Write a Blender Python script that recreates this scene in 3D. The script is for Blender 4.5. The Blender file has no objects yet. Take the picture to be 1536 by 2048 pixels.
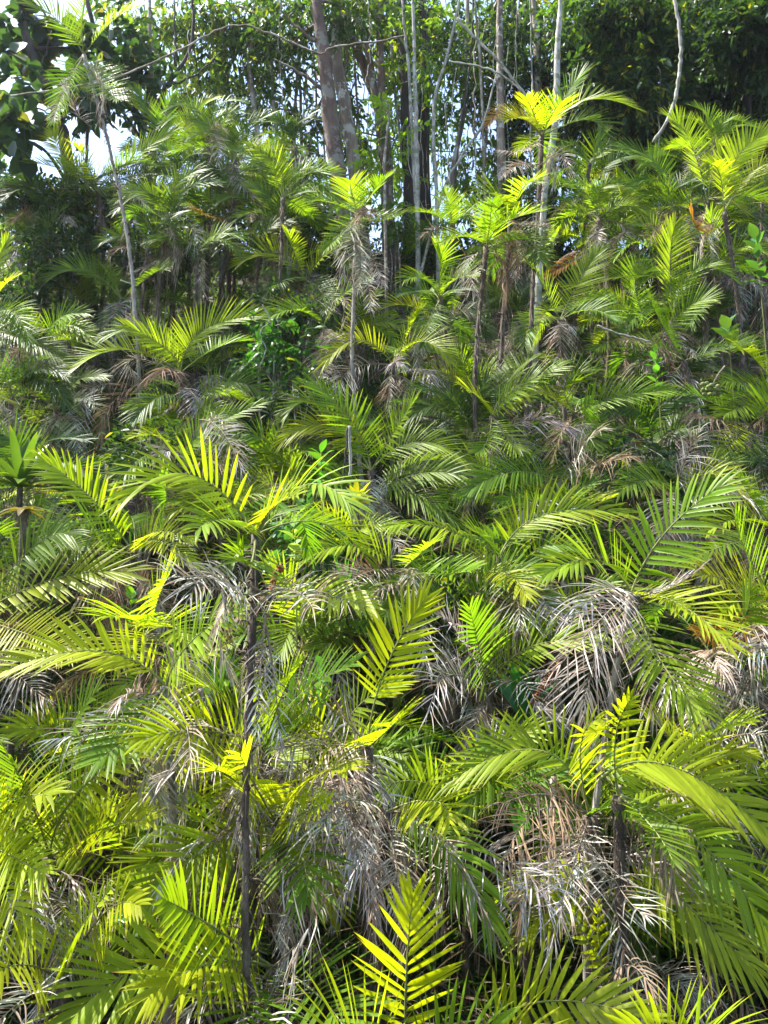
import bpy, math, random
import numpy as np
from math import radians, sin, cos, pi
random.seed(7)
rng = np.random.default_rng(11)
R = random.uniform

# ---------------------------------------------------------------- camera, world, sun
sc = bpy.context.scene
PITCH = radians(8.0)
F = 1647.0                      # focal length in photo pixels (1536 wide)
CZ = 1.6
cam_d = bpy.data.cameras.new("camera")
cam_d.sensor_fit = 'HORIZONTAL'
cam_d.sensor_width = 36.0
cam_d.lens = 36.0 * F / 1536.0
cam_d.clip_start = 0.05
cam_d.clip_end = 2000
cam = bpy.data.objects.new("camera", cam_d)
sc.collection.objects.link(cam)
cam.location = (0, 0, CZ)
cam.rotation_euler = (radians(90) + PITCH, 0, 0)
sc.camera = cam

SUN = np.array([-0.50, 0.16, 0.85]); SUN = SUN / np.linalg.norm(SUN)
SUN_EL = math.asin(SUN[2])
w = bpy.data.worlds.new("World")
sc.world = w
w.use_nodes = True
nt = w.node_tree
nt.nodes.clear()
sky = nt.nodes.new('ShaderNodeTexSky')
sky.sky_type = 'NISHITA'
sky.sun_disc = False
sky.sun_elevation = SUN_EL
sky.sun_rotation = math.atan2(SUN[0], SUN[1])
sky.air_density = 1.0
sky.dust_density = 1.6
bg = nt.nodes.new('ShaderNodeBackground')
bg.inputs[1].default_value = 0.15
wo = nt.nodes.new('ShaderNodeOutputWorld')
nt.links.new(sky.outputs[0], bg.inputs[0])
nt.links.new(bg.outputs[0], wo.inputs[0])

ld = bpy.data.lights.new("sun", 'SUN')
ld.energy = 5.0
ld.angle = radians(0.5)
ld.color = (1.0, 0.95, 0.86)
lo = bpy.data.objects.new("sun", ld)
sc.collection.objects.link(lo)
from mathutils import Vector
lo.rotation_euler = Vector(SUN).to_track_quat('Z', 'Y').to_euler()

sc.view_settings.view_transform = 'Standard'
sc.view_settings.look = 'None'
sc.view_settings.gamma = 1.0
sc.view_settings.exposure = 1.82
sc.cycles.max_bounces = 8
sc.cycles.diffuse_bounces = 3
sc.cycles.glossy_bounces = 2
sc.cycles.transmission_bounces = 5
sc.cycles.transparent_max_bounces = 4

# ---------------------------------------------------------------- helpers
COL = sc.collection
def V3(*a): return np.array(a, float)
def unit(v):
    n = np.linalg.norm(v, axis=-1, keepdims=True)
    return v / np.maximum(n, 1e-9)
def ray(u, v):
    a = (u - 768) / F; b = (1024 - v) / F
    return V3(a, cos(PITCH) - b * sin(PITCH), sin(PITCH) + b * cos(PITCH))
def at(u, v, y):
    d = ray(u, v)
    return V3(0, 0, CZ) + d * (y / d[1])

def ground(x, y):
    x = np.asarray(x, float); y = np.asarray(y, float)
    base = np.where(y < 2.6, 0.0, np.where(y < 5.2, -3.5 * (0.5 - 0.5 * np.cos(np.clip((y - 2.6) / 2.6, 0, 1) * pi)), 0))
    slope = y - 8.7
    top = 11.0 + 0.04 * (y - 20)
    s2 = np.where(y > 14, np.minimum(slope, top), slope)
    z = np.where(y < 5.2, base, s2)
    und = 0.12 * np.sin(x * 0.9 + 0.6 * y) + 0.08 * np.sin(2.1 * x - 1.3 * y) + 0.05 * np.sin(3.7 * y + x)
    z = z + und * np.clip((y - 2.6) / 3, 0, 1)
    far = np.clip((y - 30) / 60, 0, 1)
    return z * (1 - far) + (5 + 2 * np.sin(x * .02)) * far

def tag(o, label=None, cat=None, group=None, kind=None):
    if label: o['label'] = label
    if cat: o['category'] = cat
    if group: o['group'] = group
    if kind: o['kind'] = kind
    return o

def mesh_np(name, verts, quads=None, tris=None, mats=(), midx=None, attr=None, smooth=True):
    """mesh data from arrays; quads (n,4), tris (m,3)"""
    me = bpy.data.meshes.new(name)
    verts = np.asarray(verts, np.float32).reshape(-1, 3)
    nq = 0 if quads is None else len(quads)
    ntr = 0 if tris is None else len(tris)
    loops = []
    if nq: loops.append(np.asarray(quads, np.int32).ravel())
    if ntr: loops.append(np.asarray(tris, np.int32).ravel())
    loops = np.concatenate(loops)
    me.vertices.add(len(verts)); me.vertices.foreach_set('co', verts.ravel())
    me.loops.add(len(loops)); me.loops.foreach_set('vertex_index', loops)
    me.polygons.add(nq + ntr)
    starts = np.concatenate([np.arange(nq) * 4, nq * 4 + np.arange(ntr) * 3]).astype(np.int32)
    me.polygons.foreach_set('loop_start', starts)
    if midx is not None: me.polygons.foreach_set('material_index', np.asarray(midx, np.int32))
    if smooth: me.polygons.foreach_set('use_smooth', np.ones(nq + ntr, bool))
    if attr is not None:
        ca = me.color_attributes.new('leafv', 'FLOAT_COLOR', 'POINT')
        a = np.ones((len(verts), 4), np.float32); a[:, :3] = attr
        ca.data.foreach_set('color', a.ravel())
    for m in mats: me.materials.append(m)
    me.update(calc_edges=True)
    return me

def link(name, me, parent=None, loc=None, rot=None, color=None):
    o = bpy.data.objects.new(name, me)
    COL.objects.link(o)
    if parent is not None: o.parent = parent
    if loc is not None: o.location = tuple(float(c) for c in loc)
    if rot is not None: o.rotation_euler = rot
    if color is not None: o.color = color
    return o

class Acc:
    """collects verts / quads / tris for one mesh"""
    def __init__(s): s.v = []; s.q = []; s.t = []; s.mq = []; s.mt = []; s.a = []; s.n = 0
    def add(s, v, q=None, t=None, m=0, a=None):
        v = np.asarray(v, float).reshape(-1, 3)
        if q is not None and len(q): s.q.append(np.asarray(q) + s.n); s.mq.append(np.full(len(q), m))
        if t is not None and len(t): s.t.append(np.asarray(t) + s.n); s.mt.append(np.full(len(t), m))
        s.v.append(v)
        s.a.append(np.broadcast_to(np.asarray(a if a is not None else (0.5, 0.5, 0.5), float), (len(v), 3)))
        s.n += len(v)
    def mesh(s, name, mats, smooth=True):
        q = np.concatenate(s.q) if s.q else None
        t = np.concatenate(s.t) if s.t else None
        mi = np.concatenate(s.mq + s.mt)
        return mesh_np(name, np.concatenate(s.v), q, t, mats, mi, np.concatenate(s.a), smooth)

def tube(acc, pts, rad, k=6, m=0, a=None, knob=0.0, caps=True):
    pts = np.asarray(pts, float); n = len(pts)
    rad = np.broadcast_to(np.asarray(rad, float), (n,)).copy()
    T = unit(np.gradient(pts, axis=0))
    ref = V3(0.31, 0.95, 0.12) if abs(T[n // 2][2]) > .7 else V3(0.05, 0.1, 1)
    A = unit(np.cross(T, ref)); B = np.cross(T, A)
    th = np.arange(k) * 2 * pi / k
    r = rad[:, None] * (1 + knob * rng.uniform(-1, 1, (n, k)))
    ring = pts[:, None] + r[..., None] * (np.cos(th)[None, :, None] * A[:, None] + np.sin(th)[None, :, None] * B[:, None])
    i = np.arange(n - 1)[:, None] * k; j = np.arange(k)[None]
    j2 = (j + 1) % k
    q = np.stack([i + j, i + j2, i + k + j2, i + k + j], -1).reshape(-1, 4)
    vv = ring.reshape(-1, 3)
    tt = None
    if caps:
        vv = np.concatenate([vv, pts[:1], pts[-1:]])
        jj = np.arange(k); jj2 = (jj + 1) % k
        tt = np.concatenate([np.stack([jj2, jj, np.full(k, n * k)], -1),
                             np.stack([(n - 1) * k + jj, (n - 1) * k + jj2, np.full(k, n * k + 1)], -1)])
    acc.add(vv, q, tt, m, a)

def smooth_path(pts, n=24):
    """Catmull-Rom through points"""
    p = np.asarray(pts, float)
    if len(p) == 2:
        t = np.linspace(0, 1, n)[:, None]
        return p[0] * (1 - t) + p[1] * t
    pp = np.concatenate([[2 * p[0] - p[1]], p, [2 * p[-1] - p[-2]]])
    out = []
    ts = np.linspace(0, len(p) - 1 - 1e-6, n)
    for t in ts:
        i = int(t); f = t - i
        a, b, c, d = pp[i], pp[i + 1], pp[i + 2], pp[i + 3]
        out.append(0.5 * ((2 * b) + (-a + c) * f + (2 * a - 5 * b + 4 * c - d) * f * f + (-a + 3 * b - 3 * c + d) * f ** 3))
    return np.array(out)

# ---------------------------------------------------------------- materials
def new_mat(name):
    m = bpy.data.materials.new(name); m.use_nodes = True
    m.node_tree.nodes.clear()
    return m, m.node_tree.nodes, m.node_tree.links

def mixrgb(N, L, fac, a, b, mode='MIX'):
    n = N.new('ShaderNodeMix'); n.data_type = 'RGBA'; n.blend_type = mode
    for s, v in ((0, fac), (6, a), (7, b)):
        if isinstance(v, (int, float)): n.inputs[s].default_value = v
        elif isinstance(v, tuple): n.inputs[s].default_value = v if len(v) == 4 else v + (1,)
        else: L.new(v, n.inputs[s])
    return n.outputs[2]
def mth(N, L, op, a, b=0.0, c=None):
    n = N.new('ShaderNodeMath'); n.operation = op
    for i, v in enumerate((a, b) if c is None else (a, b, c)):
        if isinstance(v, (int, float)): n.inputs[i].default_value = v
        else: L.new(v, n.inputs[i])
    return n.outputs[0]
def noise(N, L, scale, detail=3, vec=None, rough=.5):
    n = N.new('ShaderNodeTexNoise'); n.inputs['Scale'].default_value = scale
    n.inputs['Detail'].default_value = detail; n.inputs['Roughness'].default_value = rough
    if vec is not None: L.new(vec, n.inputs['Vector'])
    return n.outputs[0]
def ramp(N, L, fac, stops):
    n = N.new('ShaderNodeValToRGB'); L.new(fac, n.inputs[0])
    e = n.color_ramp.elements
    while len(e) < len(stops): e.new(0.5)
    for el, (p, c) in zip(e, stops):
        el.position = p; el.color = c if len(c) == 4 else tuple(c) + (1,)
    return n.outputs[0]

def leaf_material(name, trans=0.45, gloss=0.35, dead=False, tint=None):
    m, N, L = new_mat(name)
    out = N.new('ShaderNodeOutputMaterial')
    oi = N.new('ShaderNodeObjectInfo')
    at_ = N.new('ShaderNodeAttribute'); at_.attribute_name = 'leafv'
    sp = N.new('ShaderNodeSeparateColor'); L.new(at_.outputs['Color'], sp.inputs[0])
    r, t, s = sp.outputs[0], sp.outputs[1], sp.outputs[2]
    tc = N.new('ShaderNodeTexCoord')
    base = oi.outputs['Color']
    nz = noise(N, L, 5.0, 3, tc.outputs['Object'])
    nf = noise(N, L, 70.0, 2, tc.outputs['Object'])
    if not dead:
        # leaflet to leaflet variation, then dry tips and speckles
        vary = mth(N, L, 'MULTIPLY_ADD', r, 0.55, 0.72)
        vary = mth(N, L, 'MULTIPLY', vary, mth(N, L, 'MULTIPLY_ADD', nz, 0.5, 0.75))
        c = mixrgb(N, L, 1.0, base, (1, 1, 1), 'MULTIPLY')
        vc = N.new('ShaderNodeCombineColor')
        for i in range(3): L.new(vary, vc.inputs[i])
        c = mixrgb(N, L, 1.0, c, vc.outputs[0], 'MULTIPLY')
        # yellowing towards the end of some leaflets
        yel = mth(N, L, 'MULTIPLY_ADD', t, 1.5, -1.05)
        yel = mth(N, L, 'ADD', yel, mth(N, L, 'MULTIPLY_ADD', nz, 0.9, -0.45))
        yel = mth(N, L, 'MULTIPLY', yel, mth(N, L, 'MULTIPLY_ADD', oi.outputs['Alpha'], 1.6, 0.1))
        cl = N.new('ShaderNodeClamp'); L.new(yel, cl.inputs[0])
        c = mixrgb(N, L, cl.outputs[0], c, (0.36, 0.36, 0.03))
        br = mth(N, L, 'MULTIPLY_ADD', t, 8.0, -7.0)
        br = mth(N, L, 'ADD', br, mth(N, L, 'MULTIPLY_ADD', r, 1.2, -0.7))
        cl2 = N.new('ShaderNodeClamp'); L.new(br, cl2.inputs[0])
        c = mixrgb(N, L, cl2.outputs[0], c, (0.20, 0.12, 0.05))
        spk = ramp(N, L, nf, [(0.0, (0, 0, 0)), (0.66, (0, 0, 0)), (0.74, (1, 1, 1))])
        spk = mth(N, L, 'MULTIPLY', spk, mth(N, L, 'MULTIPLY', oi.outputs['Alpha'], 0.5))
        c = mixrgb(N, L, spk, c, (0.16, 0.09, 0.02))
    else:
        c = mixrgb(N, L, ramp(N, L, nz, [(.38, (0, 0, 0)), (.62, (.85, .85, .85))]), base, (0.19, 0.125, 0.08))
        vary = mth(N, L, 'MULTIPLY_ADD', r, 0.7, 0.6)
        vc = N.new('ShaderNodeCombineColor')
        for i in range(3): L.new(vary, vc.inputs[i])
        c = mixrgb(N, L, 1.0, c, vc.outputs[0], 'MULTIPLY')
    if tint: c = mixrgb(N, L, 1.0, c, tint, 'MULTIPLY')
    p = N.new('ShaderNodeBsdfPrincipled')
    L.new(c, p.inputs['Base Color'])
    p.inputs['Roughness'].default_value = gloss if not dead else 0.75
    p.inputs['Specular IOR Level'].default_value = 0.2 if not dead else 0.15
    tr = N.new('ShaderNodeBsdfTranslucent')
    if dead: tcol = mixrgb(N, L, 1.0, c, (1.0, 0.93, 0.8), 'MULTIPLY')
    else: tcol = mixrgb(N, L, 1.0, c, (1.75, 1.75, 0.36), 'MULTIPLY')
    L.new(tcol, tr.inputs['Color'])
    mx = N.new('ShaderNodeMixShader'); mx.inputs[0].default_value = trans
    L.new(p.outputs[0], mx.inputs[1]); L.new(tr.outputs[0], mx.inputs[2])
    L.new(mx.outputs[0], out.inputs[0])
    return m

def bark_material(name, c1, c2, c3, scale=6, stretch=0.25, bump=0.5, lichen=None):
    m, N, L = new_mat(name)
    out = N.new('ShaderNodeOutputMaterial'); p = N.new('ShaderNodeBsdfPrincipled')
    tc = N.new('ShaderNodeTexCoord'); mp = N.new('ShaderNodeMapping')
    L.new(tc.outputs['Object'], mp.inputs[0]); mp.inputs['Scale'].default_value = (1, 1, stretch)
    a = noise(N, L, scale, 6, mp.outputs[0], .65)
    b = noise(N, L, scale * 7, 4, mp.outputs[0], .6)
    c = ramp(N, L, a, [(0.32, c1), (0.5, c2), (0.66, c3)])
    c = mixrgb(N, L, mth(N, L, 'MULTIPLY', b, 0.5), c, c1)
    if lichen:
        l = noise(N, L, scale * .6, 3, tc.outputs['Object'], .7)
        c = mixrgb(N, L, ramp(N, L, l, [(0.52, (0, 0, 0)), (0.58, (1, 1, 1))]), c, lichen)
    L.new(c, p.inputs['Base Color']); p.inputs['Roughness'].default_value = .9
    bp = N.new('ShaderNodeBump'); bp.inputs['Strength'].default_value = bump; bp.inputs['Distance'].default_value = 0.02
    L.new(b, bp.inputs['Height']); L.new(bp.outputs[0], p.inputs['Normal'])
    L.new(p.outputs[0], out.inputs[0])
    return m

M_leaf = leaf_material('palm_leaflet', 0.52, 0.42)
M_dead = leaf_material('dry_leaflet', 0.22, dead=True)
M_tree = leaf_material('tree_leaf', 0.45, 0.4)
M_broad = leaf_material('glossy_leaf', 0.35, 0.3)
M_stalk = bark_material('green_stalk', (.10, .12, .03), (.17, .20, .05), (.25, .24, .08), 9, .3, .2)
M_dstalk = bark_material('dry_stalk', (.10, .07, .05), (.22, .17, .12), (.36, .31, .26), 9, .3, .2)
M_stem = bark_material('palm_bark', (.035, .024, .018), (.09, .065, .045), (.22, .18, .14), 14, .5, .9)
M_palestem = bark_material('pale_palm_bark', (.12, .10, .08), (.27, .25, .21), (.42, .40, .35), 12, .4, .5)
M_bark_dark = bark_material('dark_bark', (.018, .014, .012), (.04, .03, .024), (.08, .065, .052), 5, .2, .8)
M_bark_pink = bark_material('reddish_bark', (.045, .028, .020), (.13, .078, .058), (.16, .12, .09), 4, .35, .9, (.17, .16, .13))
M_bark_brown = bark_material('brown_bark', (.09, .065, .045), (.19, .15, .11), (.34, .29, .23), 5, .2, .8, (.36, .35, .30))
M_bark_white = bark_material('white_bark', (.12, .11, .09), (.36, .35, .31), (.55, .54, .50), 7, .35, .6, (.16, .17, .11))
M_fibre = bark_material('red_fibre', (.10, .025, .008), (.28, .08, .02), (.45, .20, .08), 30, 1, .6)
M_soil = bark_material('leafy_soil', (.02, .014, .009), (.05, .036, .024), (.09, .07, .045), 3, 1, 1.0)
# ---------------------------------------------------------------- hillside
def build_ground():
    xs = np.concatenate([np.linspace(-160, -16, 14), np.linspace(-14, 14, 113), np.linspace(16, 160, 14)])
    ys = np.concatenate([np.linspace(-60, -2, 8), np.linspace(0, 26, 131), np.linspace(28, 300, 24)])
    X, Y = np.meshgrid(xs, ys)
    Z = ground(X, Y) + np.where((Y > 3) & (Y < 26), rng.normal(0, .035, X.shape), 0)
    v = np.stack([X, Y, Z], -1).reshape(-1, 3)
    nx, ny = len(xs), len(ys)
    i = (np.arange(ny - 1)[:, None] * nx + np.arange(nx - 1)[None])
    q = np.stack([i, i + 1, i + nx + 1, i + nx], -1).reshape(-1, 4)
    o = link('hillside', mesh_np('hillside', v, q, None, [M_soil]))
    tag(o, 'dark leaf-strewn soil of the steep hillside under the palms', 'hillside', kind='structure')
build_ground()

# ---------------------------------------------------------------- loose ground cover (uncountable)
def ribbons(n, base, D_, ln, wd, droop, att_t=0.3):
    t = np.array([0, .35, .7, 1.0]); wp = np.array([.5, 1, .7, .05])
    up = unit(rng.normal(0, 1, (n, 3)))
    W = unit(np.cross(D_, up))
    ax = base[:, None] + D_[:, None] * (ln[:, None, None] * t[None, :, None])
    ax = ax - (droop * ln)[:, None, None] * (t ** 2)[None, :, None] * V3(0, 0, 1) + (rng.normal(0, .2, n) * ln)[:, None, None] * (t ** 2)[None, :, None] * W[:, None]
    h = .5 * wd[:, None, None] * wp[None, :, None]
    v = np.stack([ax - h * W[:, None], ax + h * W[:, None]], 2).reshape(-1, 3)
    i = (np.arange(n)[:, None] * 4 + np.arange(3)[None]) * 2
    q = np.stack([i, i + 1, i + 3, i + 2], -1).reshape(-1, 4)
    a = np.zeros((n, 8, 3)); a[..., 0] = rng.random(n)[:, None]; a[..., 1] = att_t; a[..., 2] = .5
    return v, q, a.reshape(-1, 3)

def slope_points(n, y0=4.8, y1=19):
    y = y0 + (y1 - y0) * rng.random(n) ** 1.25
    x = rng.uniform(-1, 1, n) * (y * .52 + 2.6)
    return x, y
def build_litter():
    n = 38000
    x, y = slope_points(n)
    cl = np.sin(x * 2.3 + 1.7 * np.sin(y * 1.9)) * np.sin(y * 2.1 + x)
    z = ground(x, y) + rng.random(n) ** 2 * .45 * (1 + cl)
    az = rng.uniform(0, 2 * pi, n); el = rng.normal(.0, .55, n)
    D_ = np.stack([np.cos(az) * np.cos(el), np.sin(az) * np.cos(el), np.sin(el)], -1)
    v, q, a = ribbons(n, np.stack([x, y, z], -1), D_, rng.uniform(.2, .55, n), rng.uniform(.008, .022, n), rng.uniform(0, .4, n))
    o = link('dry_litter', mesh_np('dry_litter', v, q, None, [M_dead], None, a), color=(.24, .20, .16, 1))
    tag(o, 'tangle of fallen dry palm leaflets covering the ground', 'leaf litter', kind='stuff')
    n = 74000
    m = n // 13
    cx, cy = slope_points(m, 4.8, 20)
    cz = ground(cx, cy); idx = np.repeat(np.arange(m), 13)
    az = rng.uniform(0, 2 * pi, n)[:len(idx)]; el = rng.uniform(.15, 1.35, len(idx))
    D_ = np.stack([np.cos(az) * np.cos(el), np.sin(az) * np.cos(el), np.sin(el)], -1)
    b = np.stack([cx, cy, cz], -1)[idx] + rng.normal(0, .05, (len(idx), 3)) + V3(0, 0, .05)
    v, q, a = ribbons(len(idx), b, D_, rng.uniform(.2, .75, len(idx)), rng.uniform(.015, .05, len(idx)), rng.uniform(.1, .7, len(idx)), .1)
    o = link('ground_cover', mesh_np('ground_cover', v, q, None, [M_leaf], None, a), color=(.035, .08, .018, .1))
    tag(o, 'dark green low blades and seedlings growing between the palm stems', 'ground cover', kind='stuff')
build_litter()

# ---------------------------------------------------------------- broad leaves
def leaves(base, D_, ln, wd, rnd=None, yellow=0.05, cup=.12, round_=0.0):
    """pointed oval leaves: 2 folded quads + a tip pair each"""
    n = len(base)
    up = rng.normal(0, .5, (n, 3)) + V3(0, -.1, 1.0)
    W = unit(np.cross(D_, up)); Nn = np.cross(W, D_)
    st = np.array([0.0, .3, .68, 1.0]); hw = np.array([.06, .46, .36 + .1 * round_, .02])
    ax = base[:, None] + D_[:, None] * (ln[:, None, None] * st[None, :, None]) - (rng.uniform(.02, .3, n) * ln)[:, None, None] * (st ** 2)[None, :, None] * V3(0, 0, 1)
    h = wd[:, None, None] * hw[None, :, None]
    L_ = ax - h * W[:, None] + cup * h * Nn[:, None] * 2
    R_ = ax + h * W[:, None] + cup * h * Nn[:, None] * 2
    v = np.stack([L_, ax, R_], 2).reshape(-1, 3)
    i = (np.arange(n)[:, None, None] * 4 + np.arange(3)[None, :, None]) * 3 + np.arange(2)[None, None]
    q = np.stack([i, i + 1, i + 4, i + 3], -1).reshape(-1, 4)
    a = np.zeros((n, 12, 3)); a[..., 0] = (rng.random(n) if rnd is None else rnd)[:, None]
    a[..., 1] = np.where(rng.random(n) < yellow, .88, .25)[:, None]; a[..., 2] = .5
    return v, q, a.reshape(-1, 3)

def rand_dirs(n, bias=(0, 0, 0)):
    return unit(rng.normal(0, 1, (n, 3)) + np.asarray(bias, float))

def foliage(acc, twigs, centre, rad, n, ln, droop=-.35, aspect=.42, yellow=.06, per=9, twl=.55, round_=0):
    """sprays of leaves on drooping twigs through an uneven volume"""
    m = max(1, n // per)
    d = rand_dirs(m); rr = rng.random(m) ** .45
    lump = 1 + .28 * np.sin(d[:, 0] * 5 + centre[0] * 3) * np.cos(d[:, 2] * 6 + centre[2])
    st = centre + d * (rr * lump)[:, None] * np.asarray(rad)
    td = unit(d * .8 + rng.normal(0, .6, (m, 3)) + V3(0, 0, droop))
    tl = twl * rng.uniform(.5, 1.2, m)
    f = (np.arange(per) + .5) / per
    pts = st[:, None] + td[:, None] * (tl[:, None] * f)[..., None] - (tl[:, None] * f ** 2 * .3)[..., None] * V3(0, 0, 1)
    base = pts.reshape(-1, 3) + rng.normal(0, .02, (m * per, 3))
    D_ = unit(np.repeat(td, per, 0) * .5 + rng.normal(0, .6, (m * per, 3)) + V3(0, 0, droop))
    k = ln * rng.uniform(.6, 1.25, m * per)
    v, q, a = leaves(base, D_, k, k * aspect * rng.uniform(.8, 1.2, m * per), np.repeat(rng.random(m), per) * .5 + .5 * rng.random(m * per), yellow, round_=round_)
    acc.add(v, q, None, 0, a)
    if twigs is not None:
        for j in range(m):
            if j % 2 == 0:
                e = st[j] + td[j] * tl[j] - V3(0, 0, .3 * tl[j])
                tube(twigs, [st[j] - td[j] * .1, st[j] + td[j] * tl[j] * .5 - V3(0, 0, .07 * tl[j]), e], [.006, .005, .002], 3, 0, caps=False)

TGROUP = 'forest trees standing along the crest'
def tree(label, pts, y, wpx, mat, clumps, col, name='forest_tree', leaf=.19, up=4.0, yellow=.06, branches=(), droop=-.35, cat='tree', lean_y=0.0, aspect=.42, round_=0, vines=0):
    """pts: trunk from lowest visible pixel upward, at distance y; continued down to the ground and up out of view"""
    yy = np.array([y + lean_y * i / max(1, len(pts) - 1) for i in range(len(pts))])
    P_ = [at(u, v, yk) for (u, v), yk in zip(pts, yy)]
    foot = P_[0].copy(); g = float(ground(foot[0], foot[1])) - .25
    d0 = unit(P_[0] - P_[1]) if len(P_) > 1 else V3(0, 0, -1)
    if foot[2] > g + .1:
        k = (foot[2] - g); foot = foot + V3(d0[0] / max(.3, -d0[2]) * k * .6, 0, -k)
        P_ = [foot] + P_
    if up:
        d1 = unit(P_[-1] - P_[-2]); P_.append(P_[-1] + (d1 * .7 + V3(0, 0, .3)) * up)
    path = smooth_path(P_, 40)
    path[3:-2] += np.cumsum(rng.normal(0, .008, (35, 3)), 0) * np.sin(np.linspace(0, pi, 35))[:, None]
    r0 = .5 * wpx / F * y
    rad = r0 * np.interp(np.linspace(0, 1, 40), [0, .08, .5, 1], [1.45, 1.1, 1.0, .55]) * rng.uniform(.93, 1.07, 40)
    o = V3(*path[0]); o[2] = float(ground(o[0], o[1]))
    root = bpy.data.objects.new(name, None); COL.objects.link(root); root.location = tuple(o); root.empty_display_size = .3
    tag(root, label, cat, TGROUP)
    a = Acc(); tube(a, path - o, rad, 10 if wpx > 12 else 7, 0, knob=.07)
    link('trunk', a.mesh('trunk', [mat]), root)
    bb = Acc()
    for b in branches:      # pixel polylines (u, v, ...) with width
        wp = b[-1]; bp = [at(b[i], b[i + 1], y + (b[-2] if isinstance(b[-2], float) else 0) * (i / 2)) for i in range(0, len(b) - (2 if isinstance(b[-2], float) else 1), 2)]
        bp = smooth_path(bp, 14) + rng.normal(0, .012, (14, 3))
        tube(bb, bp - o, np.linspace(.5 * wp / F * y, .2 * wp / F * y, 14), 6, 0, knob=.05)
    fo = Acc()
    for c in clumps:        # (u, v, ru, rv, count)
        cy = y + (R(-2.2, 1.5) if col in (K, BG) else R(.3, 2.8))
        ce = at(c[0], c[1], cy); s = cy / F
        n_ = int(c[4] * (1.25 if c[0] < 330 else 1.4 if c[0] < 1050 else 2.5))
        foliage(fo, bb, ce - o, (c[2] * s, max(.5, min(c[2], c[3]) * s) * 1.0, c[3] * s), n_, leaf, droop, aspect, yellow, round_=round_)
        # limb towards the clump
        j = int(np.argmin(np.linalg.norm(path - ce, axis=1) + np.where(path[:, 2] > ce[2] + .2, 3, 0)))
        j = max(3, min(37, j))
        mid = (path[j] + ce) / 2 + V3(R(-.2, .2), R(-.2, .2), R(-.1, .35))
        lp = smooth_path([path[j], mid, ce + V3(0, 0, -.1)], 12)
        tube(bb, lp - o, np.linspace(min(r0 * .5, .05), .010, 12), 5, 0, knob=.08)
    for i in range(vines):
        j = random.randrange(18, 38); p = path[j] + V3(R(-.5, .5), R(-.4, .2), 0)
        L_ = R(1.5, 4)
        vp = smooth_path([p, p + V3(R(-.15, .15), 0, -L_ * .5), p + V3(R(-.3, .3), 0, -L_)], 12) + rng.normal(0, .02, (12, 3))
        tube(bb, vp - o, .009, 4, 0)
    if bb.n: link('branches', bb.mesh('branches', [mat]), root)
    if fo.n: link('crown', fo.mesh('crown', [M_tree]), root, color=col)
    return root

def shrub(label, u, v, ru, rv, y, n, leaf, col, name='broadleaf_shrub', cat='shrub', aspect=.45, droop=-.1, yellow=.03, group='shrubs in the shade between the palms'):
    ce = at(u, v, y); s = y / F
    g = float(ground(ce[0], y))
    o = V3(ce[0], y, g)
    root = bpy.data.objects.new(name, None); COL.objects.link(root); root.location = tuple(o); root.empty_display_size = .2
    tag(root, label, cat, group)
    fo, st = Acc(), Acc()
    foliage(fo, st, ce - o, (ru * s, max(.35, ru * s * .5), rv * s), n, leaf, droop, aspect, yellow, twl=.4)
    for i in range(5):
        e = ce - o + V3(R(-.6, .6) * ru * s, R(-.2, .2), R(-.4, .6) * rv * s)
        tube(st, smooth_path([V3(R(-.15, .15), R(-.1, .1), -.1), e * .5 + V3(R(-.1, .1), 0, .1), e], 10), np.linspace(.022, .007, 10), 5, 0, knob=.1)
    link('stems', st.mesh('stems', [M_bark_brown]), root)
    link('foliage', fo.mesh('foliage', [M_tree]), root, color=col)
    return root

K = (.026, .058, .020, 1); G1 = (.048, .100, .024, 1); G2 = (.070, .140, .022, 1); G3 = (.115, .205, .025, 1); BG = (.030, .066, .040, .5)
# --- trees along the crest (bottom to top, photo pixels)
tree('stout reddish trunk mottled with grey lichen, left of centre, with creeper on its right side', [(682, 400), (668, 300), (657, 200), (646, 100), (632, -10)], 17.6, 34, M_bark_pink,
     [(600, 40, 110, 60, 1100), (560, 150, 60, 80, 500), (700, 20, 80, 50, 500), (600, 260, 50, 60, 260)], G1, branches=[(645, 180, 600, 145, 548, 118, 9), (640, 90, 600, 60, 560, 20, 8)], vines=3)
tree('grey creeper-covered trunk pressed against the right of the stout reddish trunk', [(708, 330), (693, 250), (676, 170), (668, 80), (672, -10)], 18.2, 27, M_bark_brown,
     [(690, 120, 45, 90, 500), (700, 240, 45, 70, 350)], G1, vines=5)
tree('pale-edged trunk leaning left, first of three leaning trunks right of the stout one', [(775, 390), (768, 290), (748, 190), (712, 90), (672, -20)], 19.0, 23, M_bark_brown,
     [(760, 60, 70, 70, 700), (800, 160, 50, 70, 350)], G2, vines=3)
tree('narrow leaning trunk just right of the pale-edged one, joining it lower down', [(752, 200), (738, 130), (722, 60), (704, -20)], 18.8, 16, M_bark_brown, [(740, 0, 70, 40, 350)], G1)
tree('rust-brown straight trunk, third of the leaning group, with yellow leaves on it', [(768, 300), (764, 190), (758, 100), (757, -10)], 18.6, 17, M_bark_pink,
     [(775, 110, 30, 50, 160), (790, 30, 70, 50, 500)], G3, yellow=.4)
tree('dark shaggy trunk before the sky gap, left of the pale thin poles', [(818, 400), (816, 300), (812, 200), (808, 90), (806, -10)], 19.4, 24, M_bark_dark,
     [(820, 60, 80, 60, 700), (815, 230, 40, 60, 260)], G1, vines=6)
tree('dark trunk behind the pale thin pole in the centre of the crest', [(848, 320), (848, 230), (846, 120), (842, -10)], 20.0, 23, M_bark_dark, [(880, 60, 70, 60, 600), (870, 180, 50, 60, 250)], G1, vines=5)
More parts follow.
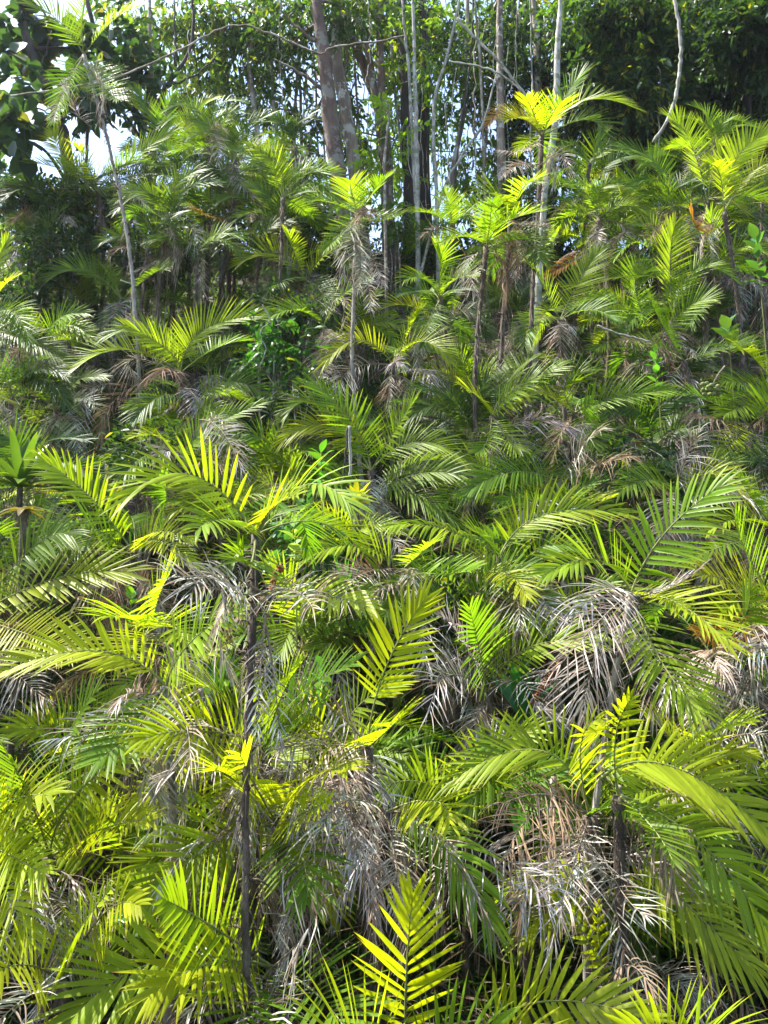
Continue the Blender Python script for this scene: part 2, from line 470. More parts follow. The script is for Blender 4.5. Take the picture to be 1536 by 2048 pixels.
tree('straight pale thin pole standing against the white sky gap', [(835, 412), (834, 330), (833, 240), (832, 150), (828, 60)], 17.4, 10, M_bark_white, [(840, 130, 50, 50, 220)], G3, up=3, vines=1)
tree('second pale thin pole, right of the sky gap, thinner and slightly wavy', [(874, 430), (872, 340), (868, 260), (874, 180), (900, 90)], 17.6, 8, M_bark_white, [(905, 100, 50, 60, 260)], G2, up=3, vines=2)
tree('slim pale stem high in the centre, lit on its left edge', [(818, 160), (812, 90), (806, 20)], 18.0, 7, M_bark_white, [(830, 20, 60, 40, 260)], G3, up=2)
tree('pair of slender brown stems with hanging vines right of the pale poles', [(905, 430), (908, 330), (925, 230), (930, 120), (935, 0)], 19.0, 11, M_bark_brown,
     [(940, 60, 70, 70, 700), (925, 200, 45, 60, 280)], G1, vines=8)
tree('brownish pale trunk left of the forked stems, straight, beside the highest palm', [(1003, 340), (1002, 250), (1001, 150), (1000, 50), (1000, -20)], 17.8, 17, M_bark_brown,
     [(990, 70, 70, 70, 700), (975, 190, 50, 60, 300), (1020, 330, 40, 60, 200)], G1, vines=5)
tree('narrow ragged trunk between the brownish one and the white trunk', [(1076, 200), (1072, 110), (1066, 30), (1062, -20)], 18.2, 14, M_bark_brown, [(1050, 40, 60, 70, 600), (1060, 160, 40, 60, 260)], G1, vines=4)
tree('nearly black trunk deep in shade between the brown trunks', [(1034, 260), (1034, 160), (1030, 60), (1028, -20)], 20.5, 17, M_bark_dark, [(1030, 120, 60, 90, 500)], K)
tree('smooth white trunk rising full height right of the highest palm, with a knot halfway', [(1088, 400), (1097, 330), (1105, 270), (1110, 190), (1113, 110), (1116, 40), (1119, -20)], 14.6, 14, M_bark_white,
     [(1130, 30, 40, 50, 160)], G2, up=4, branches=[(1108, 215, 1118, 195, 1126, 178, 3)])
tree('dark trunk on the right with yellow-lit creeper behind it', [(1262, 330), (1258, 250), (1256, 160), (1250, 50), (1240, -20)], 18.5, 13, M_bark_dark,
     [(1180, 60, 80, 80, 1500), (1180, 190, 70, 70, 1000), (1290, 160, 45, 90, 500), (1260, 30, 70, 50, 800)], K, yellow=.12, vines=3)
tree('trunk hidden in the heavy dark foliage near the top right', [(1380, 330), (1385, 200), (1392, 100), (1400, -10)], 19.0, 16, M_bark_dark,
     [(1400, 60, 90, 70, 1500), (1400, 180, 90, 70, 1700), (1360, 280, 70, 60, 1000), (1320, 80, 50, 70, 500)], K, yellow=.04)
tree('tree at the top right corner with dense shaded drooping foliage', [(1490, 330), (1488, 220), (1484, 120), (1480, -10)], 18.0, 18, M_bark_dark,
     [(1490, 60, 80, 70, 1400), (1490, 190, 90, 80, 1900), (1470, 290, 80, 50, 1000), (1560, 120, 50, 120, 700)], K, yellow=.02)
tree('sun-backed small tree glowing yellow-green in the gap right of the highest palm', [(1225, 420), (1222, 330), (1220, 250)], 20.5, 8, M_bark_brown,
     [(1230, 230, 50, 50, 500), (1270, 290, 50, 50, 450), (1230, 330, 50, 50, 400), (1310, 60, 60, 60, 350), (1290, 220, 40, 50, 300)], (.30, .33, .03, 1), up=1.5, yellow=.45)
tree('black silhouetted trunk curving up left at the top left, with large round leaves', [(132, 300), (118, 255), (98, 200), (72, 145), (52, 90), (40, -10)], 16.0, 22, M_bark_dark,
     [(60, 80, 60, 50, 110), (30, 170, 40, 60, 70), (110, 60, 60, 40, 110), (210, 130, 60, 50, 150), (20, 260, 40, 50, 90), (130, 220, 50, 40, 60)], BG, leaf=.34, aspect=.85, round_=1, branches=[(75, 150, 90, 110, 105, 60, 6), (110, 230, 60, 215, 0, 230, 4)], up=5)
tree('slanting dark trunk behind the upper left palm cluster', [(290, 300), (275, 235), (250, 185), (225, 150), (190, 60)], 17.5, 15, M_bark_dark,
     [(260, 80, 60, 60, 380), (190, 190, 50, 50, 220), (300, 200, 50, 60, 300)], BG, leaf=.22, aspect=.6, branches=[(262, 205, 240, 190, 200, 185, 4)])
tree('slim grey stem high on the left between hanging yellow leaves', [(306, 240), (303, 160), (301, 90), (300, 20)], 18.5, 10, M_bark_brown,
     [(300, 60, 70, 60, 450), (350, 110, 50, 50, 300), (250, 20, 60, 40, 260)], G3, yellow=.35, droop=-.7)
tree('twin dark crooked stems left of the stout trunk, forking near the thin vine', [(310, 250), (322, 190), (345, 140), (368, 95), (378, 30), (380, -20)], 17.2, 8, M_bark_dark,
     [(420, 60, 70, 60, 600), (400, 160, 60, 50, 350), (480, 30, 80, 50, 600)], G2, yellow=.25, branches=[(352, 130, 350, 60, 349, -20, 7), (330, 175, 390, 150, 440, 105, 5)], droop=-.7)
tree('leafy tree filling the space left of the stout trunk, leaves hanging thin', [(520, 340), (510, 240), (500, 140), (505, 40)], 19.2, 12, M_bark_brown,
     [(480, 120, 90, 70, 900), (540, 60, 80, 60, 700), (440, 210, 70, 50, 380), (540, 210, 60, 60, 380), (560, 310, 50, 50, 250), (380, 30, 80, 40, 450)], G1, droop=-.7, yellow=.12)
tree('bright leafy sapling in front of the leaning trunks', [(770, 420), (768, 350), (772, 280), (778, 235)], 17.0, 6, M_bark_brown,
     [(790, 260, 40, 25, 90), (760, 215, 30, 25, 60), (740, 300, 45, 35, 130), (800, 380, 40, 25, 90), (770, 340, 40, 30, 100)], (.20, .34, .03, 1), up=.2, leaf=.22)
tree('thin leaning pale pole crossing the stems at the crest', [(880, 400), (915, 320), (952, 262), (972, 218)], 17.2, 6, M_bark_white, [(965, 170, 40, 40, 200)], G2, up=1)

tree('grey slim tree left of the stout trunk foot, thin leaves to the ground', [(590, 420), (588, 330), (592, 250)], 19.5, 9, M_bark_brown,
     [(420, 270, 70, 60, 600), (520, 320, 70, 60, 700), (620, 320, 40, 60, 350), (350, 250, 60, 60, 450), (590, 400, 70, 50, 500), (470, 380, 60, 40, 400)], G1, up=3, yellow=.1, droop=-.6)
tree('thin tree with small scattered leaves veiling the bright gap at the crest', [(725, 430), (722, 340), (716, 260)], 19.8, 8, M_bark_brown,
     [(720, 300, 40, 70, 300), (790, 330, 50, 60, 300), (850, 250, 50, 80, 420), (930, 330, 50, 70, 420), (990, 300, 40, 80, 420), (700, 400, 60, 40, 250), (900, 400, 50, 40, 200)], G2, up=3, yellow=.1, droop=-.6)
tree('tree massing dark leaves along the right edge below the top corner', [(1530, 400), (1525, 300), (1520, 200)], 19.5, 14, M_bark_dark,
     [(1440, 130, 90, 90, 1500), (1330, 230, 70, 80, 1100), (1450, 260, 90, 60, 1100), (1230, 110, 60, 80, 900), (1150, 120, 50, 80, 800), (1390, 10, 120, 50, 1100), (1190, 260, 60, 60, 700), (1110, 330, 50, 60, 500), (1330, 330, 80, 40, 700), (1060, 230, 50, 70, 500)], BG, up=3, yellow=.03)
ORD = 'first second third fourth fifth sixth seventh eighth ninth tenth eleventh twelfth thirteenth fourteenth fifteenth sixteenth seventeenth eighteenth nineteenth twentieth'.split()
for i, u in enumerate(sorted([R(650, 1010) for _ in range(8)] + [R(660, 1100) for _ in range(3)] + [R(250, 620) for _ in range(2)])):
    du = R(-45, 45)
    tree(f'slender pole with hanging tendrils, {ORD[i]} from the left of the thin crest poles', [(u, 440), (u + du * .3 + R(-6, 6), 300), (u + du * .7 + R(-6, 6), 140), (u + du, -10)], R(17.5, 21), R(4, 8.5),
         random.choice((M_bark_brown, M_bark_brown, M_bark_dark, M_bark_white)), [(u + du * R(0, 1), R(0, 150), 30, 40, 60)], G1, name='slender_pole_tree', vines=random.choice((0, 1, 2)))
# --- shrubs and creeper masses in the shade
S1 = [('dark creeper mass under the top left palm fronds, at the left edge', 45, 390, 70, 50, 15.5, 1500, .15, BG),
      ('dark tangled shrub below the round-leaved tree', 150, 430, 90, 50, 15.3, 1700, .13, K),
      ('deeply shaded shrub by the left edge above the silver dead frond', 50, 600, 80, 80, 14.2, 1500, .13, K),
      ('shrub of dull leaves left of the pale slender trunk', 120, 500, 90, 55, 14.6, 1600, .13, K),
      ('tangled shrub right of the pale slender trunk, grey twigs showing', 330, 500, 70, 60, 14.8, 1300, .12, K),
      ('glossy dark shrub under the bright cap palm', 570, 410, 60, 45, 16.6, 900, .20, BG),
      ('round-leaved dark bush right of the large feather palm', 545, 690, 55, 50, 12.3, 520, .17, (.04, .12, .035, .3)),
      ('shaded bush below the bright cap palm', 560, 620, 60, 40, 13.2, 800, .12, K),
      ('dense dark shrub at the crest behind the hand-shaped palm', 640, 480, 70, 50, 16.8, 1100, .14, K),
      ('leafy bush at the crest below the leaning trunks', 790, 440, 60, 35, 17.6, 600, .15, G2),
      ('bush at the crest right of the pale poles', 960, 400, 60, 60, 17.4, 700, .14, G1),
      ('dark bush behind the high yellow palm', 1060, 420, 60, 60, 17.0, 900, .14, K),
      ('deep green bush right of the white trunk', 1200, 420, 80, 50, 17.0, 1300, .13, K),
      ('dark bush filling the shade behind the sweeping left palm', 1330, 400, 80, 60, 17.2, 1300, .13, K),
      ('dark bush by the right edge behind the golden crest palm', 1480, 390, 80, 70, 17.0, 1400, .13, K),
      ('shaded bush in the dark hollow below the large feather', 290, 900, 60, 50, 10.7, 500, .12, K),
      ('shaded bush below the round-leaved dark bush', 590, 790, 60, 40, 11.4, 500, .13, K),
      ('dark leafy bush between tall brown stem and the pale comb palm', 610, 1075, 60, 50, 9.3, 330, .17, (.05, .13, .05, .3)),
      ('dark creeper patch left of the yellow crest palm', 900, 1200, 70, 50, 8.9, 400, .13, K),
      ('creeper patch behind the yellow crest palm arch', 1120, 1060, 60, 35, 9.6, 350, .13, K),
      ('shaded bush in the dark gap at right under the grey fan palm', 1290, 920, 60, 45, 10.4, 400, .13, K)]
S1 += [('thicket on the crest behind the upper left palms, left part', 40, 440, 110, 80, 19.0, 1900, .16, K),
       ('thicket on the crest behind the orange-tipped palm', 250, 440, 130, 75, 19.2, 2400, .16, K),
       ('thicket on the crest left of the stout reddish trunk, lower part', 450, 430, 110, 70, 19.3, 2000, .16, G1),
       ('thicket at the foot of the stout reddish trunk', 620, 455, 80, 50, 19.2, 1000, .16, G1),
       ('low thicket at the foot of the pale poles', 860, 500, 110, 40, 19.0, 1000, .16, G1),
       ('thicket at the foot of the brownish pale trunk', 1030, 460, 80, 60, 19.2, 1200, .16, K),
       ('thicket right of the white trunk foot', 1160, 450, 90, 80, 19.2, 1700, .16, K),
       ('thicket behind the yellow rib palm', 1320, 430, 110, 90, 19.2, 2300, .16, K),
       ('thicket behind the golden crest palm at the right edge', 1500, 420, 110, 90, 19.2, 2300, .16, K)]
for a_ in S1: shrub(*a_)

# --- vines and loose poles
def strand(name, label, cat, pts, y, wpx, mat, n=40, jit=.01, group=None, ys=None):
    P_ = [at(u, v, (y if ys is None else ys[i])) for i, (u, v) in enumerate(pts)]
    p = smooth_path(P_, n) + rng.normal(0, jit, (n, 3)); o = p[0].copy()
    a = Acc(); tube(a, p - o, .5 * wpx / F * y * rng.uniform(.85, 1.15, n), 6, 0)
    ob = link(name, a.mesh(name, [mat]), None, o); tag(ob, label, cat, group); return ob
strand('liana', 'long thin vine rising from the left edge, peaking, then dipping to the stout reddish trunk', 'vine',
       [(-30, 196), (60, 186), (150, 172), (240, 152), (330, 115), (400, 80), (465, 50), (530, 62), (590, 88), (645, 107), (655, 98), (690, 90), (768, 82), (810, 70)], 14.5, 4.2, M_bark_brown, 70)
strand('liana', 'pale crooked hanging stem at upper right, curving down left to the palms', 'vine',
       [(1348, -10), (1356, 40), (1360, 75), (1362, 110), (1358, 150), (1352, 190), (1342, 225), (1325, 258), (1306, 285)], 15.2, 7.5, M_bark_white, 40, .008)
strand('dead_branch', 'bare pale branch slanting down right into the high yellow palm', 'branch',
       [(915, 38), (945, 70), (985, 110), (1020, 150), (1050, 190), (1072, 212)], 14.8, 6, M_bark_white, 30, .008)
strand('dead_branch', 'thin forked bare branch beneath the slanting pale one', 'branch', [(900, 122), (955, 132), (1000, 148), (1032, 172), (1050, 190)], 14.8, 4, M_bark_white, 24, .006)
for i, (u, v0, v1, l) in enumerate([(437 - 60, 60, 330, 'thin vertical vine hanging through the yellow leaves at upper left'),
                                    (1320, 130, 400, 'thin straight vine hanging left of the pale crooked stem'),
                                    (950, 60, 420, 'thread-like vine hanging right of the slender brown stems'),
                                    (890, 200, 420, 'thread-like vine hanging just right of the second pale pole'),
                                    (560, 0, 260, 'thread-like vine hanging left of the stout reddish trunk'),
                                    (735, 0, 200, 'thread-like vine hanging among the three leaning trunks')]):
    strand('hanging_vine', l, 'vine', [(u, v0), (u + R(-8, 8), (v0 + v1) / 2), (u + R(-12, 12), v1)], 16.5, 2.2, M_bark_brown, 24, .02, 'thin vines hanging from the canopy')
strand('dead_pole', 'short pale stub standing upright behind the green seedling, bark in segments', 'pole', [(701, 955), (700, 900), (699, 852)], 9.3, 6.5, M_bark_white, 16, .004)
strand('dead_pole', 'short black stub leaning beside the pale stub', 'pole', [(686, 965), (692, 905), (695, 855)], 9.25, 4.5, M_bark_dark, 16, .004)
strand('dead_pole', 'fallen pale stick lying slantwise under the wide fan palm', 'pole', [(1195, 652), (1240, 668), (1300, 683)], 11.6, 4, M_bark_white, 16, .006)
strand('dead_pole', 'pale horizontal stick below the upper right palms', 'pole', [(1160, 378), (1175, 380), (1192, 379)], 14.2, 5, M_bark_white, 10, .003)
strand('liana', 'white crinkled vine looping in the shade beside the round-leaved bush', 'vine', [(525, 610), (540, 640), (520, 665), (532, 700), (515, 740)], 11.8, 2.5, M_bark_white, 24, .008)
strand('liana', 'fine grey vine curling right of the pale slender trunk', 'vine', [(240, 560), (270, 575), (262, 610), (275, 635)], 12.0, 2.2, M_bark_white, 24, .006)
strand('bamboo_pole', 'mottled brown pole rising left of the litter hollow at lower right', 'pole', [(1100, 1780), (1104, 1650), (1107, 1555)], 6.5, 11, M_bark_brown, 20, .004)
strand('bamboo_pole', 'thin smooth grey pole standing beside the left-arching palm', 'pole', [(1232, 1740), (1236, 1650), (1240, 1570)], 6.6, 10, M_bark_brown, 20, .004)
# ---------------------------------------------------------------- palm fronds
TW = np.array([0.0, 0.12, 0.38, 0.68, 0.88, 1.0])
WP = np.array([0.30, 0.92, 1.0, 0.72, 0.34, 0.03])

def bez(P0, P1, P2, t):
    t = np.asarray(t)[:, None]
    return (1 - t) ** 2 * P0 + 2 * t * (1 - t) * P1 + t ** 2 * P2
def dbez(P0, P1, P2, t):
    t = np.asarray(t)[:, None]
    return 2 * (1 - t) * (P1 - P0) + 2 * t * (P2 - P1)

def frond_mesh(name, P0, M, P2, Lf=0.6, spacing=0.043, width=0.032, ref=(0, -0.8, 0.6), roll=0.0,
               droop=0.10, vee=0.45, s0=0.14, dead=False, split=False, jitter=1.0, up_bias=1.0, missing=0.0, fold=True, fan=0.0):
    P0, M, P2 = (np.asarray(p, float) for p in (P0, M, P2))
    P1 = 2 * M - 0.5 * (P0 + P2)
    ts = np.linspace(0, 1, 17)
    c = bez(P0, P1, P2, ts)
    length = np.linalg.norm(np.diff(c, axis=0), axis=1).sum()
    n = int(max(9, length * (1 - s0) / spacing))
    ref = unit(np.asarray(ref, float))
    acc = Acc()
    # rachis
    racc = Acc() if split else acc
    tube(racc, c, np.interp(ts, [0, .15, 1], [0.013, 0.008, 0.0025]) * (0.8 if dead else 1), 5, 0 if split else 1, (0.5, 0.2, 0.5), caps=False)
    s = np.linspace(s0, 0.995, n)
    s = np.concatenate([s, s + 0.3 * spacing / length * rng.uniform(0, 1)])
    side = np.concatenate([np.ones(n), -np.ones(n)])
    if missing:
        keep = rng.random(2 * n) > missing
        s = s[keep]; side = side[keep]
    s = np.clip(s + rng.normal(0, .12 * spacing / length, len(s)), 0, 1)
    k = len(s)
    base = bez(P0, P1, P2, s)
    T = unit(dbez(P0, P1, P2, s))
    Nn = unit(ref - (T @ ref)[:, None] * T)
    S = np.cross(T, Nn)
    cr, sr = cos(roll), sin(roll)
    Nn, S = cr * Nn + sr * S, cr * S - sr * Nn
    q = (s - s0) / (1 - s0)
    prof = np.interp(q, [0, .12, .4, .75, 1.0], [.55, .82, 1.0, .82, .50])
    ln = Lf * prof * (1 + jitter * rng.normal(0, .06 if not dead else .16, k))
    ang = np.radians(np.interp(q, [0, .5, 1], [64, 48, 17 + 12 * fan]) + jitter * rng.normal(0, 2.5 if not dead else 8, k))
    vv = vee + jitter * rng.normal(0, .05 if not dead else .2, k)
    lat = (side * np.cos(vv))[:, None] * S + np.sin(vv)[:, None] * Nn
    D = unit(np.cos(ang)[:, None] * T + np.sin(ang)[:, None] * lat)
    W = unit(T - (T * D).sum(1)[:, None] * D)
    tw = jitter * rng.normal(0.0, .2 if not dead else .7, k) + side * 0.25
    Nm = np.cross(D, W)
    W2 = np.cos(tw)[:, None] * W + np.sin(tw)[:, None] * Nm
    Nm = np.cross(D, W2)
    dr = droop * (1 + jitter * rng.normal(0, .3, k))
    m = len(TW)
    t = TW[None, :, None]
    ax = base[:, None] + D[:, None] * (ln[:, None, None] * t)
    g = (dr * ln)[:, None, None] * t ** 2
    ax = ax - g * V3(0, 0, 1)
    if dead:   # curl
        cu = rng.normal(0, .10, k)[:, None, None] * ln[:, None, None]
        ax = ax + cu * t ** 2 * Nm[:, None] + rng.normal(0, .06, k)[:, None, None] * ln[:, None, None] * np.sin(t * 5) * t * W2[:, None]
        sink = np.maximum(0, (np.linalg.norm(ax - base[:, None], axis=2) / np.maximum(ln[:, None], .01) - 1.15))
        ax = ax - (sink * ln[:, None])[..., None] * unit(ax - base[:, None])
    wd = width * (0.85 + 0.3 * rng.random(k)) * (0.5 if dead and split else 1)
    wd = wd * np.interp(q, [0, .15, .8, 1], [.7, 1, 1, .75])
    half = 0.5 * wd[:, None, None] * WP[None, :, None]
    att = np.zeros((k, m, 3))
    att[..., 0] = rng.random(k)[:, None]; att[..., 1] = TW[None]; att[..., 2] = s[:, None]
    if fold:
        fo = 0.35 if not dead else .8
        vv_ = np.stack([ax - half * W2[:, None], ax + fo * half * Nm[:, None] * -1, ax + half * W2[:, None]], 2)
        idx = (np.arange(k)[:, None, None] * m + np.arange(m - 1)[None, :, None]) * 3
        o = np.arange(2)[None, None]
        qd = np.stack([idx + o, idx + o + 1, idx + 3 + o + 1, idx + 3 + o], -1).reshape(-1, 4)
        acc.add(vv_.reshape(-1, 3), qd, None, 0, np.repeat(att[:, :, None], 3, 2).reshape(-1, 3))
    else:
        vv_ = np.stack([ax - half * W2[:, None], ax + half * W2[:, None]], 2)
        idx = (np.arange(k)[:, None] * m + np.arange(m - 1)[None]) * 2
        qd = np.stack([idx, idx + 1, idx + 3, idx + 2], -1).reshape(-1, 4)
        acc.add(vv_.reshape(-1, 3), qd, None, 0, np.repeat(att[:, :, None], 2, 2).reshape(-1, 3))
    if split: return acc.mesh(name, [M_dead if dead else M_leaf]), racc.mesh('midrib', [M_dstalk if dead else M_stalk])
    return acc.mesh(name, [M_dead, M_dstalk] if dead else [M_leaf, M_stalk])

C = {  # leaf colours; y and Y put sunlit yellow into yellowish fronds (alpha = how far tips have yellowed)
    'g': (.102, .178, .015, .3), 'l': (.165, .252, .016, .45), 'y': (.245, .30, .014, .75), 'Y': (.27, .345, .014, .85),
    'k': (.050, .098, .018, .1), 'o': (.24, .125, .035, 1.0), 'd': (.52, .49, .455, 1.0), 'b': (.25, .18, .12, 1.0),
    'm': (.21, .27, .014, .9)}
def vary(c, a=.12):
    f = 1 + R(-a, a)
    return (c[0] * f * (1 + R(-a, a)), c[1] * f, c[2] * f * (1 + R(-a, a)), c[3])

LIB_G, LIB_D, LIB_T = [], [], []
for i in range(14):          # arching live fronds, growing along +x
    h = R(.28, .62); e = R(-.15, .45); L_ = R(1.25, 1.5)
    LIB_G.append(frond_mesh('palm_frond', (0, 0, 0), (L_ * .48, R(-.06, .06), h), (L_ * .93, R(-.12, .12), h + e - .25), .46, .040, .023,
                            ref=(-.25, 0, 1), roll=R(-.2, .2), vee=R(.35, .6), droop=R(.08, .25), fold=False, missing=R(0, .05)))
for i in range(18):          # dead fronds hanging beside the stem
    rch = R(.18, .6); dn = R(.75, 1.25)
    LIB_D.append(frond_mesh('dry_frond', (0, 0, 0), (rch * .8, R(-.1, .1), -dn * R(.2, .4)), (rch * R(.7, 1.2), R(-.15, .15), -dn), .42, .030, .015,
                            ref=(1, 0, .3), roll=R(-.5, .5), vee=R(-.2, .3), droop=R(.1, .5), dead=True, missing=R(.05, .25), fold=False))
for i in range(5):           # dead fronds that still stick out
    LIB_T.append(frond_mesh('dry_frond', (0, 0, 0), (.62, R(-.1, .1), R(.0, .2)), (1.05, R(-.2, .2), -R(.1, .5)), .42, .030, .015,
                            ref=(-.2, 0, 1), roll=R(-.6, .6), vee=R(-.2, .5), droop=R(.3, .8), dead=True, missing=R(.05, .25), fold=False))

def make_stem(root, base, top, r=0.035, pale=False, curve=0.1, stubs=True):
    """base, top relative to root"""
    h = np.linalg.norm(top - base)
    n = max(10, int(h / .07))
    t = np.linspace(0, 1, n)
    bend = V3(R(-curve, curve), R(-curve, curve), 0)
    pts = base + (top - base) * t[:, None] + bend * (np.sin(t * pi) * h * .4)[:, None]
    pts += np.cumsum(rng.normal(0, .004, (n, 3)), axis=0) * np.sin(t * pi)[:, None]
    rr = r * np.interp(t, [0, .1, .8, 1], [1.3, 1.05, .9, 1.25]) * (1 + .12 * (np.arange(n) % 2)) * rng.uniform(.9, 1.1, n)
    acc = Acc(); tube(acc, pts, rr, 8, 0, knob=.1)
    st = link('stem', acc.mesh('palm_stem', [M_palestem if pale else M_stem]), root)
    if stubs:               # old leaf bases and fibres near the crown
        a2 = Acc()
        for i in range(int(14 + h * 8)):
            tt = 1 - abs(rng.normal(0, .28))
            if tt < .05: continue
            p = pts[int(tt * (n - 1))]; az = R(0, 2 * pi)
            d = V3(cos(az), sin(az), R(-.2, 1.3)); d /= np.linalg.norm(d)
            ln = R(.05, .16)
            e1 = p + d * ln * .5 + V3(0, 0, .01); e2 = p + d * ln - V3(0, 0, R(0, .05))
            tube(a2, [p + d * r * .5, e1, e2], [.011, .008, .002], 4, 0)
        for i in range(int(10 + 14 * h)):
            tt = rng.random() ** .6
            p = pts[int(tt * (n - 1))]; az = R(0, 2 * pi); o = V3(cos(az), sin(az), 0)
            ln = R(.12, .45)
            tube(a2, [p + o * r, p + o * (r + R(.02, .07)) - V3(0, 0, ln * .4), p + o * (r + R(.0, .10)) - V3(0, 0, ln)], [.0035, .003, .001], 3, 1)
        link('leaf_bases', a2.mesh('leaf_bases', [M_stem, M_dstalk]), root)
    return pts

PALMS = []      # (u, v, nick, world crown)
def solve_y(u, v, h):
    lo_, hi = 4.5, 24.0
    prev = None
    y = 5.0
    while y < 24:
        p = at(u, v, y)
        if p[2] < float(ground(p[0], y)) + h: return y
        y += .04
    return 16.5

def px_off(p):      # world -> photo pixel
    d = p - V3(0, 0, CZ)
    f = d[1] * cos(PITCH) + d[2] * sin(PITCH); up = -d[1] * sin(PITCH) + d[2] * cos(PITCH)
    return 768 + d[0] / f * F, 1024 - up / f * F

def palm(nick, label, u, v, fr, h=2.2, y=None, size=1.0, extra=3, dead=4, pale=False, r=.035, path=None, seedstalk=None, ecol='g', group='feather palms covering the hillside'):
    if y is None: y = solve_y(u, v, h)
    elif v > 850 and y < 6.9: size *= .88
    crown = at(u, v, y)
    bx, by = crown[0] + R(-.12, .12), y + R(-.1, .1)
    if path is not None:      # explicit stem foot in the photo
        fp = at(path[0], path[1], y); k = (fp - crown); bx = crown[0] + k[0] * (crown[2] - float(ground(crown[0], y))) / max(.2, -k[2]); by = y
    gz = float(ground(bx, by)) - .12
    root = bpy.data.objects.new('feather_palm', None); COL.objects.link(root)
    root.empty_display_size = .2
    root.location = (bx, by, gz)
    tag(root, label, 'palm', group)
    o = V3(bx, by, gz)
    make_stem(root, V3(0, 0, 0), crown - o, r, pale)
    Ls = 1.38 * size
    nf_ = 1 + .2 * min(1, max(0, (v - 850) / 400))
    for f in fr:
        mu, mv, tu, tv, c = f[:5]
        opt = f[5] if len(f) > 5 else {}
        s = opt.get('s', 1.0)
        dd = opt.get('dd')
        start = crown if 'b' not in opt else at(opt['b'][0], opt['b'][1], y - .05)
        if dd is None:
            a = np.linalg.norm(at(mu, mv, y) - start) + np.linalg.norm(at(tu, tv, y) - at(mu, mv, y))
            dd = min(1.0, math.sqrt(max(0.0, (Ls * s) ** 2 - a * a))) * .85 + R(-.05, .15)
        M = at(mu, mv, y - dd * .52); P2 = at(tu, tv, y - dd)
        isd = c in 'db'
        lf = .52 * size * opt.get('L', 1.0) * (.8 if isd else 1)
        me = frond_mesh('dry_frond' if isd else 'palm_frond', start - o, M - o, P2 - o, lf, (.038 if not isd else .034) * nf_,
                        (.0245 if not isd else .020) * nf_ * opt.get('w', 1), ref=opt.get('ref', (R(-.15, .15), -.8, .55)), roll=opt.get('roll', R(-.25, .25)),
                        droop=min(opt.get('dr', R(.06, .2) if not isd else R(.15, .5)), .5), vee=opt.get('vee', R(.25, .5)),
                        split=True, dead=isd, missing=.03 if not isd else .08, s0=opt.get('s0', .13), jitter=1.0)
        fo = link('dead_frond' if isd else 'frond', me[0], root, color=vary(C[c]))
        link('midrib', me[1], fo)
    for i in range(extra):
        az = R(-.2, pi + .2) if (i % 4 or not fr) and (fr or i % 3) else (R(.3, pi - .3) if fr else R(0, 2 * pi))
        fo = link('frond', random.choice(LIB_G), root, crown - o, (R(-.3, .3), R(-.35, .35), az), vary(C[ecol], .2))
        k = R(.7, 1.0) * size; fo.scale = (k, k, k)
    if v > 900 and fr and nick not in ('lichened stem palm', 'tall brown stem palm', 'drooping corner palm'): dead += 3 if u < 560 else 2
    for i in range(dead):
        az = -pi / 2 + R(-1.6, 1.6) if i % 3 else R(0, 2 * pi)
        lib = LIB_D if random.random() < .75 else LIB_T
        fo = link('dead_frond', random.choice(lib), root, crown - o - V3(0, 0, R(.02, .3)), (R(-.25, .25), R(-.25, .3), az), vary(C['d'] if random.random() < .68 else C['b'], .18))
        k = R(.55, 1.0) * size; fo.scale = (k, k, k)
    PALMS.append((u, v, nick, crown, y))
    return root
# ---------------------------------------------------------------- traced palms: mid point, tip (photo pixels), colour
D = dict
# --- foreground, bottom
palm('bottom-centre palm', 'low palm at the bottom centre edge with one upright V of yellow-edged leaflets', 812, 2120,
     [(812,1960,824,1800,'Y',D(ref=(0,-.9,.3),roll=.0,dd=.15,dr=.03,vee=.15,L=.85,w=1.25)),
      (930,2080,1060,2150,'g'),(700,2060,600,2120,'y')], h=.9, y=4.8, extra=0, dead=1)
palm('bottom arched palm', 'low palm at the bottom right edge whose arched frond carries tall upright green leaflets', 945, 2075,
     [(1080,2004,1285,2035,'m',D(L=.75,w=1.2,dr=.05,vee=.3,roll=0)),(1010,2070,1080,2140,'y')], h=1.0, y=5.0, extra=0, dead=1)
palm('bottom right corner palm', 'yellow-tipped palm peeping over the bottom edge near the right corner', 1290, 2150,
     [(1400,2070,1510,2085,'Y',D(L=.7)),(1350,2090,1250,2060,'y')], h=.9, y=4.8, extra=0, dead=1)
palm('stunted upright palm', 'stunted palm with narrow yellow upright blades above the bottom arched frond', 1210, 1985,
     [(1180,1890,1112,1795,'y',D(L=.45,s=.6)),(1200,1900,1195,1810,'y',D(L=.4,s=.5)),(1255,1930,1310,1990,'b')], h=1.0, y=5.7, size=.7, extra=0, dead=1)
palm('drooping corner palm', 'palm at lower right with three long green fronds drooping towards the right edge', 1237, 1590,
     [(1350,1535,1570,1690,'y',D(b=(1200,1558),w=1.15,L=1.05,dr=.08,vee=.3,roll=-.1)),(1405,1690,1540,1870,'m',D(w=1.15,dr=.35,L=.95,roll=.1)),
      (1375,1810,1515,1940,'m',D(b=(1265,1690),w=1.15,dr=.4,L=.9)),(1300,1650,1345,1720,'g',D(L=.6)),(1230,1480,1260,1400,'m',D(s=.7,L=.6))], h=2.1, y=5.9, extra=0, dead=0)
